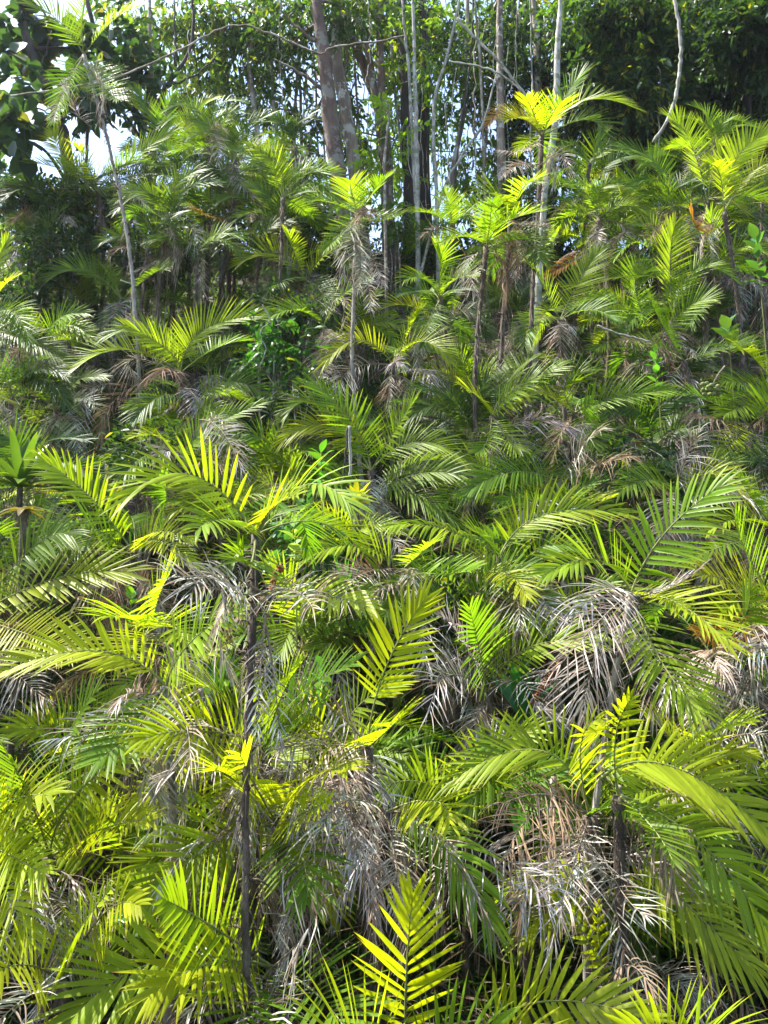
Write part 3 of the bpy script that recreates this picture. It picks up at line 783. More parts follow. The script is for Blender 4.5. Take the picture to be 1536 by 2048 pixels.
palm('left-arching palm', 'palm at lower right with one green frond arched low to the left over brown litter', 1180, 1632,
     [(1085,1502,905,1560,'m',D(L=1.0,dr=.12,vee=.45,roll=.1)),(1225,1615,1290,1640,'g',D(s=.6,L=.5)),(1160,1500,1195,1440,'m',D(s=.8,L=.7)),
      (1225,1790,1255,1965,'d',D(b=(1190,1700))),(1090,1740,990,1850,'d'),(1150,1720,1120,1830,'d'),(1230,1760,1290,1830,'d'),
      (1080,1620,1010,1720,'b'),(1100,1590,1000,1610,'b')], h=1.7, y=6.3, extra=0, dead=3, r=.05)
palm('folded grey frond palm', 'palm with a silver dead frond folded over a drooping green one, bottom centre', 772, 1625,
     [(885,1672,985,1850,'l',D(L=.9,dr=.35)),(868,1668,985,1862,'d',D(dd=.75,L=.6,vee=.9,roll=.4)),(1000,1712,1122,1812,'d',D(b=(880,1680),vee=.5,dr=.3)),
      (700,1600,640,1660,'d'),(860,1600,900,1640,'y'),(790,1720,800,1810,'d')], h=1.6, y=6.2, extra=0, dead=3)
palm('tall V palm', 'palm near the centre with a long green stalk opening into one bright yellow V', 735, 1495,
     [(768,1345,848,1200,'Y',D(s0=.33,L=.85,w=1.2,dr=.04,vee=.15,roll=0,dd=.25)),(770,1465,805,1430,'y',D(s=.7)),
      (690,1440,628,1395,'d',D(vee=.1,dr=.2)),(690,1590,745,1785,'d',D(dd=.5,dr=.7,L=1.1)),(640,1490,560,1500,'d',D(dr=.9)),
      (650,1560,650,1700,'d',D(dd=.6,L=1.0)),(700,1620,760,1760,'d',D(L=1.0)),(600,1530,620,1640,'d')], h=1.9, y=6.3, extra=0, dead=3)
palm('low wide palm', 'palm at lower left whose wide frond spreads left behind the tall brown stem', 556, 1650,
     [(430,1685,290,1800,'y',D(w=1.15,L=1.05,vee=.25,dr=.1,roll=-.1)),(600,1630,655,1602,'Y',D(L=.7)),(600,1700,615,1795,'g'),
      (480,1570,430,1540,'Y',D(L=.8)),(620,1560,690,1540,'y'),(520,1590,480,1510,'y')], h=1.3, y=6.0, extra=0, dead=2)
palm('bottom left spreading palm', 'palm in the bottom left corner with a pair of broad fronds sweeping left', 545, 1935,
     [(310,1925,125,2065,'y',D(w=1.25,L=1.1,vee=.3,dr=.1,dd=.5)),(430,1925,310,1985,'Y',D(w=1.1)),(630,1985,700,2075,'g',D(L=1.2,w=1.2,vee=.3)),
      (500,2000,480,2090,'g'),(420,1850,330,1800,'l',D(w=1.1)),(600,1880,650,1800,'d'),(530,2010,560,2080,'d')], h=1.5, y=5.5, extra=0, dead=2)
palm('left corner sprout palm', 'small palm beside the left edge with stiff yellow fronds rising above a corner frond', 125, 1965,
     [(150,1880,215,1785,'m',D(L=.7)),(200,1835,275,1808,'y',D(L=.8)),(60,1990,-20,2060,'d',D(L=1.0)),(50,1930,-30,1960,'y')], h=1.2, y=5.6, extra=0, dead=2)
palm('left upright palm', 'palm by the lower left edge with a tall frond lit on its curling right side', 100, 1715,
     [(140,1605,262,1500,'m',D(w=1.1,L=1.05,vee=.2)),(125,1500,190,1385,'g',D(w=1.1,b=(95,1640))),(72,1780,80,1905,'d',D(dd=.35,dr=.5,vee=.2,roll=0,L=1.05)),
      (30,1640,-40,1600,'y'),(200,1660,300,1640,'y',D(L=.8)),(20,1880,-40,1920,'d'),(60,1600,10,1500,'g')], h=1.7, y=6.2, extra=0, dead=2)
palm('left edge yellow palm', 'yellow palm cut off by the left edge, its tips reaching in low down', -75, 1660,
     [(10,1605,100,1590,'y',D(w=1.1)),(0,1700,85,1745,'Y',D(w=1.1)),(-10,1750,60,1880,'Y')], h=1.7, y=6.2, extra=0, dead=1)
palm('yellow hook palm', 'palm in front of the tall brown stem with two bright yellow fronds hooking left', 530, 1492,
     [(405,1462,288,1478,'Y',D(vee=.4,L=.95)),(465,1408,392,1368,'Y',D(L=.9)),(440,1500,320,1560,'d'),(560,1400,600,1330,'l',D(L=.8)),
      (590,1440,650,1400,'g',D(L=.9)),(590,1400,700,1330,'g',D(s=1.1,L=.9))], h=1.6, y=6.2, extra=0, dead=3)
palm('half-yellow arch palm', 'palm at left with one frond arched left in bright yellow and another raised green', 333, 1372,
     [(190,1302,-12,1352,'Y',D(vee=.5,L=.95,roll=.1)),(378,1288,487,1208,'l',D(vee=.25,w=1.1)),(370,1440,380,1530,'d'),
      (280,1450,200,1520,'g'),(230,1440,110,1480,'d',D(dr=.8)),(200,1500,160,1640,'g',D(w=1.0))], h=1.9, y=6.3, extra=0, dead=3, pale=True)
palm('yellow star palm', 'small palm with a star of yellow leaflets facing out, left of the green raised frond', 303, 1262,
     [(262,1240,205,1233,'Y',D(s=.7)),(316,1200,338,1150,'Y',D(s=.7,L=.9)),(270,1290,235,1330,'y',D(s=.8)),(340,1250,370,1285,'y',D(s=.7))], h=2.0, y=7.2, extra=0, dead=1)
palm('broad left edge palm', 'palm rooted beyond the left edge with a broad frond combed white underneath', -50, 1235,
     [(100,1160,252,1143,'m',D(L=1.1,w=1.25,vee=.25,roll=.0,dr=.06)),(60,1270,150,1300,'y'),(60,1100,140,1070,'g'),(20,1330,90,1400,'d')], h=2.2, extra=1, dead=3)
palm('yellow plume palm', 'palm at left whose bright yellow plume leans up left beside the bromeliad', 268, 1108,
     [(178,992,86,922,'Y',D(vee=.5,L=.95,w=1.1,roll=-.15)),(312,1065,385,1080,'Y',D(L=.7,vee=.6)),(315,1083,395,1132,'Y',D(L=.6)),
      (120,1100,40,1120,'g'),(170,1050,110,1060,'g'),(330,1010,310,960,'g')], h=2.0, extra=1, dead=4)
palm('tall brown stem palm', 'tallest foreground palm, rough brown stem wrapped in curled dead leaflets, left of centre', 512, 1070,
     [(388,952,260,992,'Y',D(vee=.45,L=1.0,w=1.1,dr=.1)),(545,1015,592,990,'y',D(s=.8,L=.7)),(605,972,700,1010,'l',D(L=1.0,vee=.35)),
      (450,1040,395,1060,'l',D(L=.9,s=.9)),(430,1150,380,1195,'d',D(b=(525,1185),dr=.4,vee=.2)),(585,1180,625,1215,'d',D(b=(527,1185))),
      (440,1180,330,1140,'d',D(b=(525,1190))),(520,1350,515,1490,'d',D(b=(532,1230),L=.5,dd=.25)),(550,1370,562,1500,'d',D(b=(532,1250),L=.45,dd=.2)),
      (640,1190,740,1215,'y',D(b=(530,1190),L=.7)),(500,1130,480,1100,'g',D(s=.6))], h=4.4, y=5.3, size=.86, extra=2, dead=1, r=.023, path=(537,1800))
palm('pale comb palm', 'palm in the middle with a long pale-tipped comb frond reaching left and a small V', 808, 1138,
     [(718,1092,617,1112,'m',D(vee=.45,roll=.1,dr=.1,L=1.0)),(838,1110,866,1088,'l',D(s=.6,L=.8)),(880,1148,948,1138,'l',D(L=.8)),
      (795,1190,765,1235,'g',D(L=.7)),(720,1150,690,1200,'d'),(840,1250,850,1330,'d')], h=2.1, extra=1, dead=6)
palm('yellow crest palm', 'palm right of centre with one long yellow frond cresting right over a short V', 1000, 1112,
     [(1085,1030,1248,1026,'y',D(vee=.5,L=1.0,w=1.0)),(968,1078,945,1062,'l',D(s=.6,L=.8)),(1015,1150,1052,1192,'y',D(b=(955,1145),L=.7)),
      (885,1058,780,1052,'y',D(L=.6,dr=.5)),(1030,1180,1040,1260,'d'),(1080,1190,1110,1250,'d')], h=2.2, extra=1, dead=6)
palm('hooded green palm', 'palm right of the litter gap with a green frond arched low to the right', 975, 1385,
     [(1052,1298,1190,1284,'l',D(vee=.35,L=.9)),(930,1290,880,1230,'d'),(900,1350,860,1420,'d'),(960,1310,940,1220,'g'),
      (1040,1360,1080,1440,'d')], h=1.6, extra=1, dead=6)
palm('lichened stem palm', 'palm at right on a dark lichened stem with a wide green and yellow crown', 1262, 1190,
     [(1325,1072,1442,972,'l',D(vee=.2,w=1.15,L=1.05)),(1200,1122,1093,1146,'l',D(vee=.5,L=.95,w=1.1)),(1352,1205,1455,1285,'y',D(vee=.4,L=.95)),
      (1322,1322,1402,1425,'l',D(vee=.25)),(1195,1300,1165,1420,'d',D(dd=-.1,L=1.05)),(1290,1335,1312,1445,'d',D(dd=-.1,L=.7)),(1185,1340,1175,1480,'d',D(dd=-.2,L=.9)),
      (1210,1180,1150,1230,'d'),(1330,1180,1410,1130,'d',D(L=.5)),(1210,1230,1120,1330,'d',D(vee=.1,dr=.3))], h=3.4, y=6.3, extra=1, dead=0, pale=True, r=.025, path=(1245,1500))
palm('silver skeleton palm', 'palm near the right edge with a silver fishbone frond hanging beneath it', 1420, 1305,
     [(1462,1370,1495,1510,'d',D(vee=.1,dr=.3,L=1.0,dd=.3)),(1370,1330,1330,1400,'d'),(1480,1250,1500,1180,'g'),(1500,1330,1560,1400,'g')], h=1.7, extra=1, dead=4)
palm('upright blade palm', 'short palm right of the lichened stem with stiff yellow-green blades standing up', 1375, 1525,
     [(1385,1450,1405,1385,'m',D(L=.7,s=.7,w=1.2)),(1420,1470,1500,1440,'y',D(L=.7)),(1330,1460,1290,1430,'m',D(L=.6,w=1.2)),(1480,1470,1560,1490,'d')], h=1.5, extra=0, dead=5)
palm('right edge yellow palm', 'palm reaching in from the right edge with yellow drooping tips over an orange frond', 1565, 1225,
     [(1480,1175,1395,1145,'y',D(vee=.4,L=1.0)),(1500,1200,1440,1225,'y',D(L=1.0)),(1470,1262,1395,1265,'o',D(L=.7,vee=.1)),(1500,1120,1470,1040,'l')], h=2.0, extra=1, dead=3)
palm('right edge flat palm', 'palm at the right edge with a flat dark green frond reaching left', 1570, 1085,
     [(1475,1085,1380,1122,'g',D(vee=.2,roll=.4)),(1520,1020,1480,960,'g'),(1500,1040,1420,1060,'y')], h=2.0, extra=1, dead=3)
# --- middle
palm('feathered arch palm', 'palm in the middle with a low frond arched right, yellow leaflets hanging under it', 742, 942,
     [(835,884,945,930,'l',D(vee=.3,L=1.0)),(708,848,625,766,'l',D(vee=.2)),(662,852,568,880,'y',D(vee=.4,L=.8)),(645,812,572,832,'g',D(L=.8)),
      (790,860,830,800,'l',D(L=.8))], h=2.1, extra=1, dead=4)
palm('dense green palm', 'palm just below the feathered arch with a dense fully green frond pointing right', 742, 990,
     [(822,985,908,1045,'g',D(vee=.25,L=1.0)),(690,960,640,975,'g'),(830,950,920,950,'g'),(770,1050,800,1100,'d')], h=1.7, extra=2, dead=3)
palm('thin twin palm', 'thin-stemmed palm right of centre carrying a bright V with a long right arm', 984, 832,
     [(1030,780,1115,736,'l',D(vee=.2,w=1.1,L=1.05)),(958,797,926,774,'y',D(s=.7,L=.8)),(1030,800,1056,794,'y',D(s=.5,L=.8)),(975,880,955,905,'g',D(s=.6,L=.7)),
      (1010,870,1040,900,'l',D(s=.6,L=.7))], h=2.3, extra=1, dead=3)
palm('dark petiole palm', 'palm at right centre with a dark bare petiole and a V stretched right', 1150, 826,
     [(1218,797,1330,780,'l',D(vee=.5,L=.95)),(1112,800,1085,788,'m',D(s=.7,L=.8)),(1176,862,1188,892,'l',D(s=.6,L=.8)),(1130,770,1180,740,'g',D(s=.7))], h=2.1, extra=1, dead=4)
palm('left-swept green palm', 'palm below the dark petiole palm with a green frond swept left', 1118, 966,
     [(1030,944,935,985,'g',D(vee=.35,L=1.0)),(1200,930,1260,915,'b',D(vee=.4)),(1160,900,1200,860,'d'),(1180,1000,1240,985,'y',D(L=.7))], h=1.9, extra=1, dead=4)
palm('grey pennant palm', 'palm at right with a pale dead frond hanging like a pennant from its crown', 1368, 722,
     [(1330,792,1318,885,'d',D(L=.75,dd=.3,vee=.7)),(1300,690,1250,680,'b'),(1440,700,1500,690,'g'),(1330,660,1300,600,'l')], h=2.2, extra=1, dead=4)
palm('grey fan palm', 'palm by the right edge with a grey dead fan and one short yellow frond', 1500, 850,
     [(1412,893,1368,962,'d',D(vee=.1,dr=.3,L=1.05)),(1470,880,1433,916,'Y',D(s=.6,L=.7)),(1440,840,1380,830,'b',D(vee=0)),(1540,800,1570,740,'g'),(1520,920,1530,1000,'d')], h=2.0, extra=1, dead=4)
palm('right edge fan palm', 'palm cut by the right edge with a fan of fresh green leaflets pointing left', 1575, 800,
     [(1510,772,1442,762,'l',D(vee=.2)),(1500,810,1450,830,'g'),(1510,720,1480,700,'y')], h=2.1, extra=1, dead=2)
palm('yellow comb palm', 'palm at right with a small yellow comb frond above the green raised frond', 1352, 985,
     [(1425,948,1492,1000,'y',D(vee=.5,L=.75)),(1300,960,1240,985,'g',D(L=.8)),(1370,920,1400,860,'d')], h=1.9, extra=1, dead=5)
palm('big feather palm', 'palm at left centre with one very large green feather arched to the right', 362, 745,
     [(406,662,530,632,'l',D(vee=.55,L=1.15,w=1.1,roll=.15)),(300,664,212,672,'g',D(L=.9)),(232,700,118,772,'y',D(vee=.5,L=1.05)),(335,700,250,650,'y',D(L=.9)),
      (262,720,292,790,'d'),(165,800,160,935,'d',D(b=(240,770),vee=.1,L=.9,dd=.3)),(240,790,200,880,'b')], h=2.2, extra=1, dead=3)
palm('shadowed arch palm', 'palm below the large feather with a darker frond arched right', 385, 812,
     [(470,764,566,822,'g',D(vee=.45,L=.95)),(330,790,270,840,'k'),(420,870,440,930,'d')], h=1.8, extra=2, dead=4)
palm('upright green palm', 'palm with one green frond raised to the right over a hanging grey fishbone frond', 362, 925,
     [(402,868,518,808,'l',D(vee=.4,L=.95)),(320,876,262,874,'Y',D(L=.5)),(442,860,482,935,'d',D(b=(400,840),vee=.1,dr=.3,L=1.0)),(300,910,250,950,'g')], h=1.8, extra=1, dead=4)
palm('twin-wing palm', 'palm at upper left with two green wings rising either side of the pale slender trunk', 243, 600,
     [(172,540,96,560,'g',D(vee=.5)),(300,552,328,540,'g',D(L=1.0)),(215,640,180,700,'k')], h=2.2, extra=2, dead=2)
palm('arched ridge palm', 'palm in the middle whose yellow-green frond arches left like a rooster tail', 787, 730,
     [(718,681,650,726,'y',D(vee=.55,L=.9)),(842,683,898,722,'y',D(vee=.5,L=.85)),(820,660,840,620,'y',D(L=.7)),(700,740,680,800,'d')], h=2.2, extra=1, dead=5)
palm('grey tassel palm', 'palm at centre with dead tassels to its right and a frond arched left', 648, 652,
     [(600,622,548,630,'l',D(vee=.4)),(676,600,728,562,'l',D(vee=.4)),(672,600,702,622,'d',D(s=.7)),(665,680,690,640,'d'),(640,720,650,760,'d')], h=2.2, extra=1, dead=4)
palm('bright cap palm', 'palm above centre-left, its frond capped with sunlit yellow leaflets pointing left', 612, 562,
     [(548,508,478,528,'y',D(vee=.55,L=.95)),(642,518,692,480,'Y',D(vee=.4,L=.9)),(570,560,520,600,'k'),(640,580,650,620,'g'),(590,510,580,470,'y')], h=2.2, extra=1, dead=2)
palm('orange-tipped palm', 'palm at upper left with one frond turning orange at its tips', 456, 438,
     [(498,384,588,344,'y',D(vee=.4)),(415,394,366,354,'l',D(L=.7)),(420,434,384,410,'o',D(L=.8,dr=.5)),(500,430,530,470,'g'),(430,470,400,510,'b')], h=2.2, extra=9, ecol='g', dead=1, y=15.2)
palm('cluster arch palm', 'palm in the upper left cluster with a pale-edged frond arched to the right', 455, 345,
     [(502,306,592,298,'g',D(vee=.5)),(360,322,310,362,'g',D(vee=.4)),(440,270,462,220,'g'),(520,340,560,360,'k')], h=2.6, y=15.5, extra=9, ecol='g', dead=1)
palm('cluster plume palm', 'palm topping the upper left cluster, plumes rising to a yellow point on the right', 352, 315,
     [(378,238,432,198,'y',D(L=.9)),(310,240,270,178,'g'),(330,260,345,190,'g'),(400,280,450,250,'g')], h=3.0, y=15.8, extra=9, ecol='g', dead=1)
palm('sunlit shoulder palm', 'palm in the upper left cluster with sunlit yellow leaflets beside the pale slender trunk', 196, 378,
     [(262,318,345,262,'y',D(vee=.35)),(168,318,148,290,'Y',D(L=.8)),(120,300,108,250,'y',D(L=.8)),(250,380,300,420,'k'),(270,350,340,350,'k')], h=2.6, y=14.8, extra=9, ecol='g', dead=1)
palm('hand-shaped palm', 'slender-stemmed palm at top centre with fronds spread like an open hand', 716, 432,
     [(668,408,620,402,'l',D(L=.8)),(742,388,768,358,'g',D(L=.9)),(704,388,700,362,'l',D(L=.9)),(690,460,650,500,'l',D(L=.7)),(760,440,800,430,'l',D(L=.8)),
      (735,560,742,620,'d',D(b=(722,500),L=.7)),(722,520,715,580,'d',D(L=.6)),(748,520,765,570,'d',D(L=.6))], h=5.6, y=11.6, extra=1, dead=3, pale=True, path=(727,790), r=.03)
palm('high yellow palm', 'highest palm, right of centre against the white trunk, with a folded bright yellow frond', 1083, 272,
     [(1105,228,1122,204,'Y',D(s=1.0,L=1.0)),(1165,203,1266,215,'l',D(vee=.4)),(1050,240,1012,240,'y',D(vee=.5,L=.9)),(1132,190,1165,150,'g',D(L=.9)),
      (1066,225,1052,195,'Y',D(L=.8)),(1020,225,975,250,'o',D(L=.5)),(1180,240,1200,290,'g'),(1120,308,1142,350,'d',D(b=(1085,330),L=.7)),(1040,330,1010,350,'d',D(b=(1083,330),L=.7)),
      (1050,300,1000,300,'d',D(L=.6))], h=6.2, y=12.4, extra=2, dead=3, path=(1060,680), r=.035)
palm('slim brown stem palm', 'palm on a thin brown stem above centre-right, one frond raised right and one flat left', 973, 495,
     [(1004,450,1075,424,'l',D(vee=.5)),(933,474,885,485,'l',D(vee=.4,L=.8)),(980,440,985,400,'g',D(L=.7)),(1030,480,1060,480,'g')], h=3.6, y=11.2, extra=1, dead=3, path=(975,785), r=.032)
palm('mottled stem palm', 'palm on a mottled stem right of the slim brown one, crown hung with grey', 1022, 445,
     [(1000,400,960,385,'l'),(1045,378,1075,365,'l',D(L=.8)),(1050,450,1090,450,'d',D(L=.8)),(1060,480,1080,520,'g')], h=4.0, y=11.3, extra=1, dead=3, path=(1008,780), r=.034)
palm('spear leaf palm', 'palm at upper right with one narrow yellow-green spear leaf standing among dark fronds', 1262, 484,
     [(1243,392,1233,338,'y',D(L=.4,vee=.9)),(1210,430,1160,420,'g'),(1310,440,1350,430,'g'),(1230,460,1180,480,'k')], h=2.3, extra=2, dead=2)
palm('sweeping left palm', 'palm at upper right whose dark green frond sweeps far left with upright leaflets', 1392, 436,
     [(1305,320,1234,292,'g',D(vee=.4,L=1.0,b=(1345,378))),(1290,380,1240,360,'g'),(1330,440,1300,480,'b')], h=2.6, y=14.2, extra=1, dead=3)
palm('yellow rib palm', 'palm at upper right with a bright yellow midrib frond leaning left', 1415, 405,
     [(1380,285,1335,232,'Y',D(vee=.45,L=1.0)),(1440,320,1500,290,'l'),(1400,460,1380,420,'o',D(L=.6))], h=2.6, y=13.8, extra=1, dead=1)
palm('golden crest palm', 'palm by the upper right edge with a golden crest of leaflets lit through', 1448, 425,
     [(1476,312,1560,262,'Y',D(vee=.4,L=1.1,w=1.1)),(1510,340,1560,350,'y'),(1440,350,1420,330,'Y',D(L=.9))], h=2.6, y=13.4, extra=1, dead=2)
palm('right yellow tuft palm', 'palm at the right edge with a low yellow tuft above pale seedling leaves', 1490, 470,
     [(1450,428,1412,440,'Y',D(L=.7)),(1510,420,1560,430,'y'),(1470,410,1480,380,'l')], h=2.2, extra=1, dead=2)
palm('wide fan palm', 'palm at right with a wide light green fan arched over to the left', 1345, 640,
     [(1262,552,1150,572,'l',D(vee=.5,L=1.1,b=(1330,562))),(1390,540,1470,560,'l',D(vee=.4)),(1340,520,1350,450,'l'),(1300,620,1250,660,'g')], h=2.3, extra=1, dead=3)
palm('pale-backed palm', 'palm at right with a low frond showing its pale underside, under the wide fan', 1310, 690,
     [(1225,600,1180,612,'l',D(vee=.3,L=.9)),(1270,560,1330,556,'l',D(vee=.4)),(1370,620,1420,600,'l'),(1240,680,1190,700,'g')], h=1.9, extra=2, dead=3)
palm('steep green palm', 'palm right of the thin stems with steep narrow green fronds', 1120, 640,
     [(1085,570,1058,530,'l',D(L=.9)),(1160,560,1200,500,'l'),(1070,640,1050,690,'g'),(1180,620,1230,640,'g')], h=2.2, extra=2, dead=4)
palm('yellow beard palm', 'palm right of centre hung with a beard of orange dead leaflets', 1195, 505,
     [(1140,470,1090,490,'y',D(L=.8)),(1160,450,1190,420,'l'),(1150,520,1080,560,'o',D(L=.6)),(1240,520,1290,520,'l'),(1215,440,1235,400,'l')], h=2.2, extra=2, dead=3)
palm('soft green palm', 'palm at right with soft overlapping green fronds below the dark sweeping one', 1440, 560,
     [(1380,500,1310,520,'l'),(1470,500,1530,500,'l'),(1430,490,1420,430,'l'),(1400,600,1380,650,'g')], h=2.2, extra=2, dead=2)
palm('left edge dead palm', 'palm cut by the left edge with a long silver dead frond hanging in', -35, 655,
     [(15,740,28,905,'d',D(dd=.4,L=.8,vee=.5)),(-5,590,30,555,'Y',D(L=.8)),(50,680,130,720,'g'),(20,620,60,690,'g'),(-10,540,15,480,'m',D(L=.8))], h=2.2, extra=2, dead=2)
palm('high left palm', 'palm on the pale slender trunk at top left, bent dead frond beside it', 168, 110,
     [(120,44,62,8,'g',D(L=1.0)),(224,44,275,14,'m',D(L=.9)),(165,40,175,-20,'g'),(152,222,130,168,'d',D(b=(180,252),L=.8)),(120,200,110,240,'d',D(L=.6)),(205,170,240,200,'g')],
     h=7.2, y=12.2, extra=1, dead=1, pale=True, path=(240,640), r=.026, ecol='k')
palm('shaded left palm', 'shaded palm under the broad left tangle, dark green fronds reaching both ways', 70, 480,
     [(20,420,-30,430,'k'),(110,430,160,440,'k'),(60,410,50,350,'k'),(20,500,-10,560,'k')], h=2.2, extra=9, ecol='g', dead=1)
palm('mid-left mottled palm', 'palm behind the yellow plume with plain green fronds low beside the bromeliad', 40, 1125,
     [(-10,1060,-60,1080,'g'),(60,1060,110,1010,'k'),(110,1090,160,1100,'g')], h=1.7, extra=2, dead=3)
palm('pale-tipped mid palm', 'palm between the tall brown stem and the centre shrub, pale hanging leaflets', 640, 1160,
     [(600,1240,560,1310,'l',D(b=(660,1200))),(700,1190,760,1220,'l'),(560,1290,500,1330,'d'),(680,1250,640,1300,'g')], h=1.6, extra=2, dead=4)
palm('ridge palm', 'palm at the crest below the leaning pale stems, small green fan', 880, 600,
     [(850,560,810,560,'l'),(910,560,960,550,'l'),(880,540,890,490,'l'),(860,640,850,690,'g')], h=2.2, extra=2, dead=3)
palm('crest gap palm', 'palm at the crest just right of the sky gap, feathery and backlit', 905, 455,
     [(870,430,830,425,'g'),(930,430,960,440,'g'),(900,420,890,385,'l')], h=2.2, extra=3, dead=2, y=16.5)
palm('crest thicket palm', 'palm at the crest right of the white trunk, dark and half hidden', 1180, 380,
     [(1150,330,1130,300,'g'),(1230,320,1290,330,'g'),(1190,310,1210,270,'g'),(1150,400,1120,450,'k')], h=2.4, extra=2, dead=2, y=15.5)
# ---------------------------------------------------------------- short palms that fill the slope between the traced ones
NICKED = list(PALMS)
used = set()
def fill_palms(n, box=None, yr=None, hs=(.9, 1.6), cols=None):
    made = 0; tries = 0; spots = []
    while made < n and tries < 3000:
        tries += 1
        u = R(-60, 1600); v = 400 + 1560 * random.random()
        if box: u = R(box[0], box[2]); v = R(box[1], box[3])
        elif v < 520 and 600 < u < 1150: continue
        if v > 1000 and random.random() < .62: continue
        if any(abs(u - a) < 58 + .03 * v and abs(v - b) < 36 + .03 * v for a, b in spots): continue
        near = sorted(NICKED, key=lambda q: math.hypot(q[0] - u, (q[1] - v) * 1.2))[:6]
        if math.hypot(near[0][0] - u, near[0][1] - v) < (22 if box else 45): continue
        pair = None
        for i in range(5):
            for j in range(i + 1, 6):
                pr = tuple(sorted((near[i][2], near[j][2])))
                if pr not in used and pair is None: pair = pr
        if pair is None: continue
        used.add(pair); spots.append((u, v)); made += 1
        shade = v < 1000
        ec = random.choice('ggkkl') if shade else random.choice('gglym')
        if cols: ec = random.choice(cols)
        kind = 'short dull' if ec in 'kg' else 'short pale'
        wt = len(pair[0].split()) + len(pair[1].split())
        sz = R(.68, .95); hh = R(*hs); y_ = R(*yr) if yr else solve_y(u, v, hh); px = 1.25 * sz * F / y_
        fr = []; sd = random.choice((-1, 1))
        for i in range(5):
            th = radians(R(12, 82)); sd = -sd
            mu, mv = u + sd * px * .5 * cos(th + .1), v - px * .5 * sin(th + .1)
            dr_ = R(.5, 1.3)
            fr.append((mu, mv, mu + sd * px * .48 * cos(th - dr_), mv - px * .48 * sin(th - dr_), ec if random.random() < .75 else random.choice('gkly'), D(L=R(.8, 1))))
        if random.random() < .6: fr.append((u + R(-60, 60), v + px * .25, u + R(-90, 90), v + px * .7, 'd', D(L=.9)))
        palm('', f'{kind} green palm between the {pair[0]} and the {pair[1]}' if ec in 'kgl' else f'short yellowish palm between the {pair[0]} and the {pair[1]}',
             u, v, fr, y=y_, h=hh, size=sz, extra=3, dead=random.choice((0, 1, 2, 3)), ecol=ec, r=.03)
fill_palms(10, (130, 215, 600, 450), (14.6, 16.4), (2, 3), 'gggkl')
fill_palms(7, (1130, 290, 1530, 470), (14.5, 16.5), (2, 3), 'ggkl')
fill_palms(13, (60, 390, 620, 560), (13.6, 15.6), (1.5, 2.5), 'ggkk')
fill_palms(7, (1130, 400, 1540, 540), (13.5, 15.5), (1.5, 2.5), 'gglk')
fill_palms(54)
fill_palms(7, (-420, 500, -70, 1900), None, (1.5, 2.2), 'ggly')
fill_palms(8, (1600, 450, 1950, 1900), None, (1.5, 2.2), 'ggly')

# ---------------------------------------------------------------- strap-leaved plants, seedlings
def strap_plant(label, name, cat, u, v, y, n, ln, wd, col, spread=(0.2, 1.25), h=None, facing=None, arc=.35):
    c = at(u, v, y); g = float(ground(c[0], y))
    o = V3(c[0], y, g)
    root = bpy.data.objects.new(name, None); COL.objects.link(root); root.location = tuple(o); tag(root, label, cat)
    if c[2] - g > .15:
        a = Acc(); tube(a, smooth_path([V3(0, 0, -.05), (c - o) * .5 + V3(.02, 0, 0), c - o], 10), .035, 7, 0, knob=.1)
        link('stem', a.mesh('stem', [M_stem]), root)
    t = np.linspace(0, 1, 9); wp = np.array([.55, .75, .9, 1, 1, .92, .75, .45, .02])
    for i in range(n):
        az = i * 2.4 + R(-.2, .2); el = R(*spread)
        d = V3(cos(az) * cos(el), sin(az) * cos(el), sin(el))
        W = unit(np.cross(d, V3(0, 0, 1))); Nn = np.cross(W, d)
        L_ = ln * R(.75, 1.1)
        ax = (c - o) + d * (L_ * t)[:, None] - V3(0, 0, 1) * (arc * L_ * cos(el) * t ** 2.2)[:, None]
        hw = .5 * wd * R(.85, 1.1) * wp
        v_ = np.stack([ax - hw[:, None] * W + .3 * hw[:, None] * Nn, ax, ax + hw[:, None] * W + .3 * hw[:, None] * Nn], 1).reshape(-1, 3)
        ii = (np.arange(8)[:, None] * 3 + np.arange(2)[None])
        q = np.stack([ii, ii + 1, ii + 4, ii + 3], -1).reshape(-1, 4)
        at_ = np.zeros((27, 3)); at_[:, 0] = R(0, 1); at_[:, 1] = np.repeat(t, 3) * .85; at_[:, 2] = .5
        a = Acc(); a.add(v_, q, None, 0, at_)
        link('leaf', a.mesh('strap_leaf', [M_broad]), root, color=vary(col, .1))
    return root
strap_plant('large green bromeliad with broad yellow-tipped straps near the left edge', 'bromeliad', 'bromeliad', 40, 975, 9.7, 26, .82, .13, (.08, .145, .025, .7), (.15, 1.35))
strap_plant('withered smaller bromeliad below the large green one', 'bromeliad', 'bromeliad', 48, 1020, 8.2, 9, .34, .07, (.12, .10, .05, 1), (-.1, .8))
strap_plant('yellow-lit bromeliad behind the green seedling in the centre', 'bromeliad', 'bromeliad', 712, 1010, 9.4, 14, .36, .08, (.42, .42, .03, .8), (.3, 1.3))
strap_plant('dark broad-bladed plant in the shade left of the tall brown stem', 'broad_blade_plant', 'plant', 425, 1420, 7.9, 9, .62, .13, (.045, .12, .02, .1), (.8, 1.45), arc=.1)
strap_plant('dark broad-bladed plant in the shade right of centre', 'broad_blade_plant', 'plant', 1045, 1440, 7.9, 9, .62, .12, (.035, .13, .04, .1), (.7, 1.45), arc=.1)
strap_plant('broad-bladed plant with sun spots in the litter hollow at lower right', 'broad_blade_plant', 'plant', 1045, 1700, 6.8, 7, .50, .10, (.06, .18, .03, .1), (.7, 1.45), arc=.1)
strap_plant('grassy upright green blades beneath the pale comb frond', 'blade_tuft', 'plant', 690, 1195, 8.9, 10, .50, .035, (.12, .32, .03, .2), (1.0, 1.5), arc=.1)

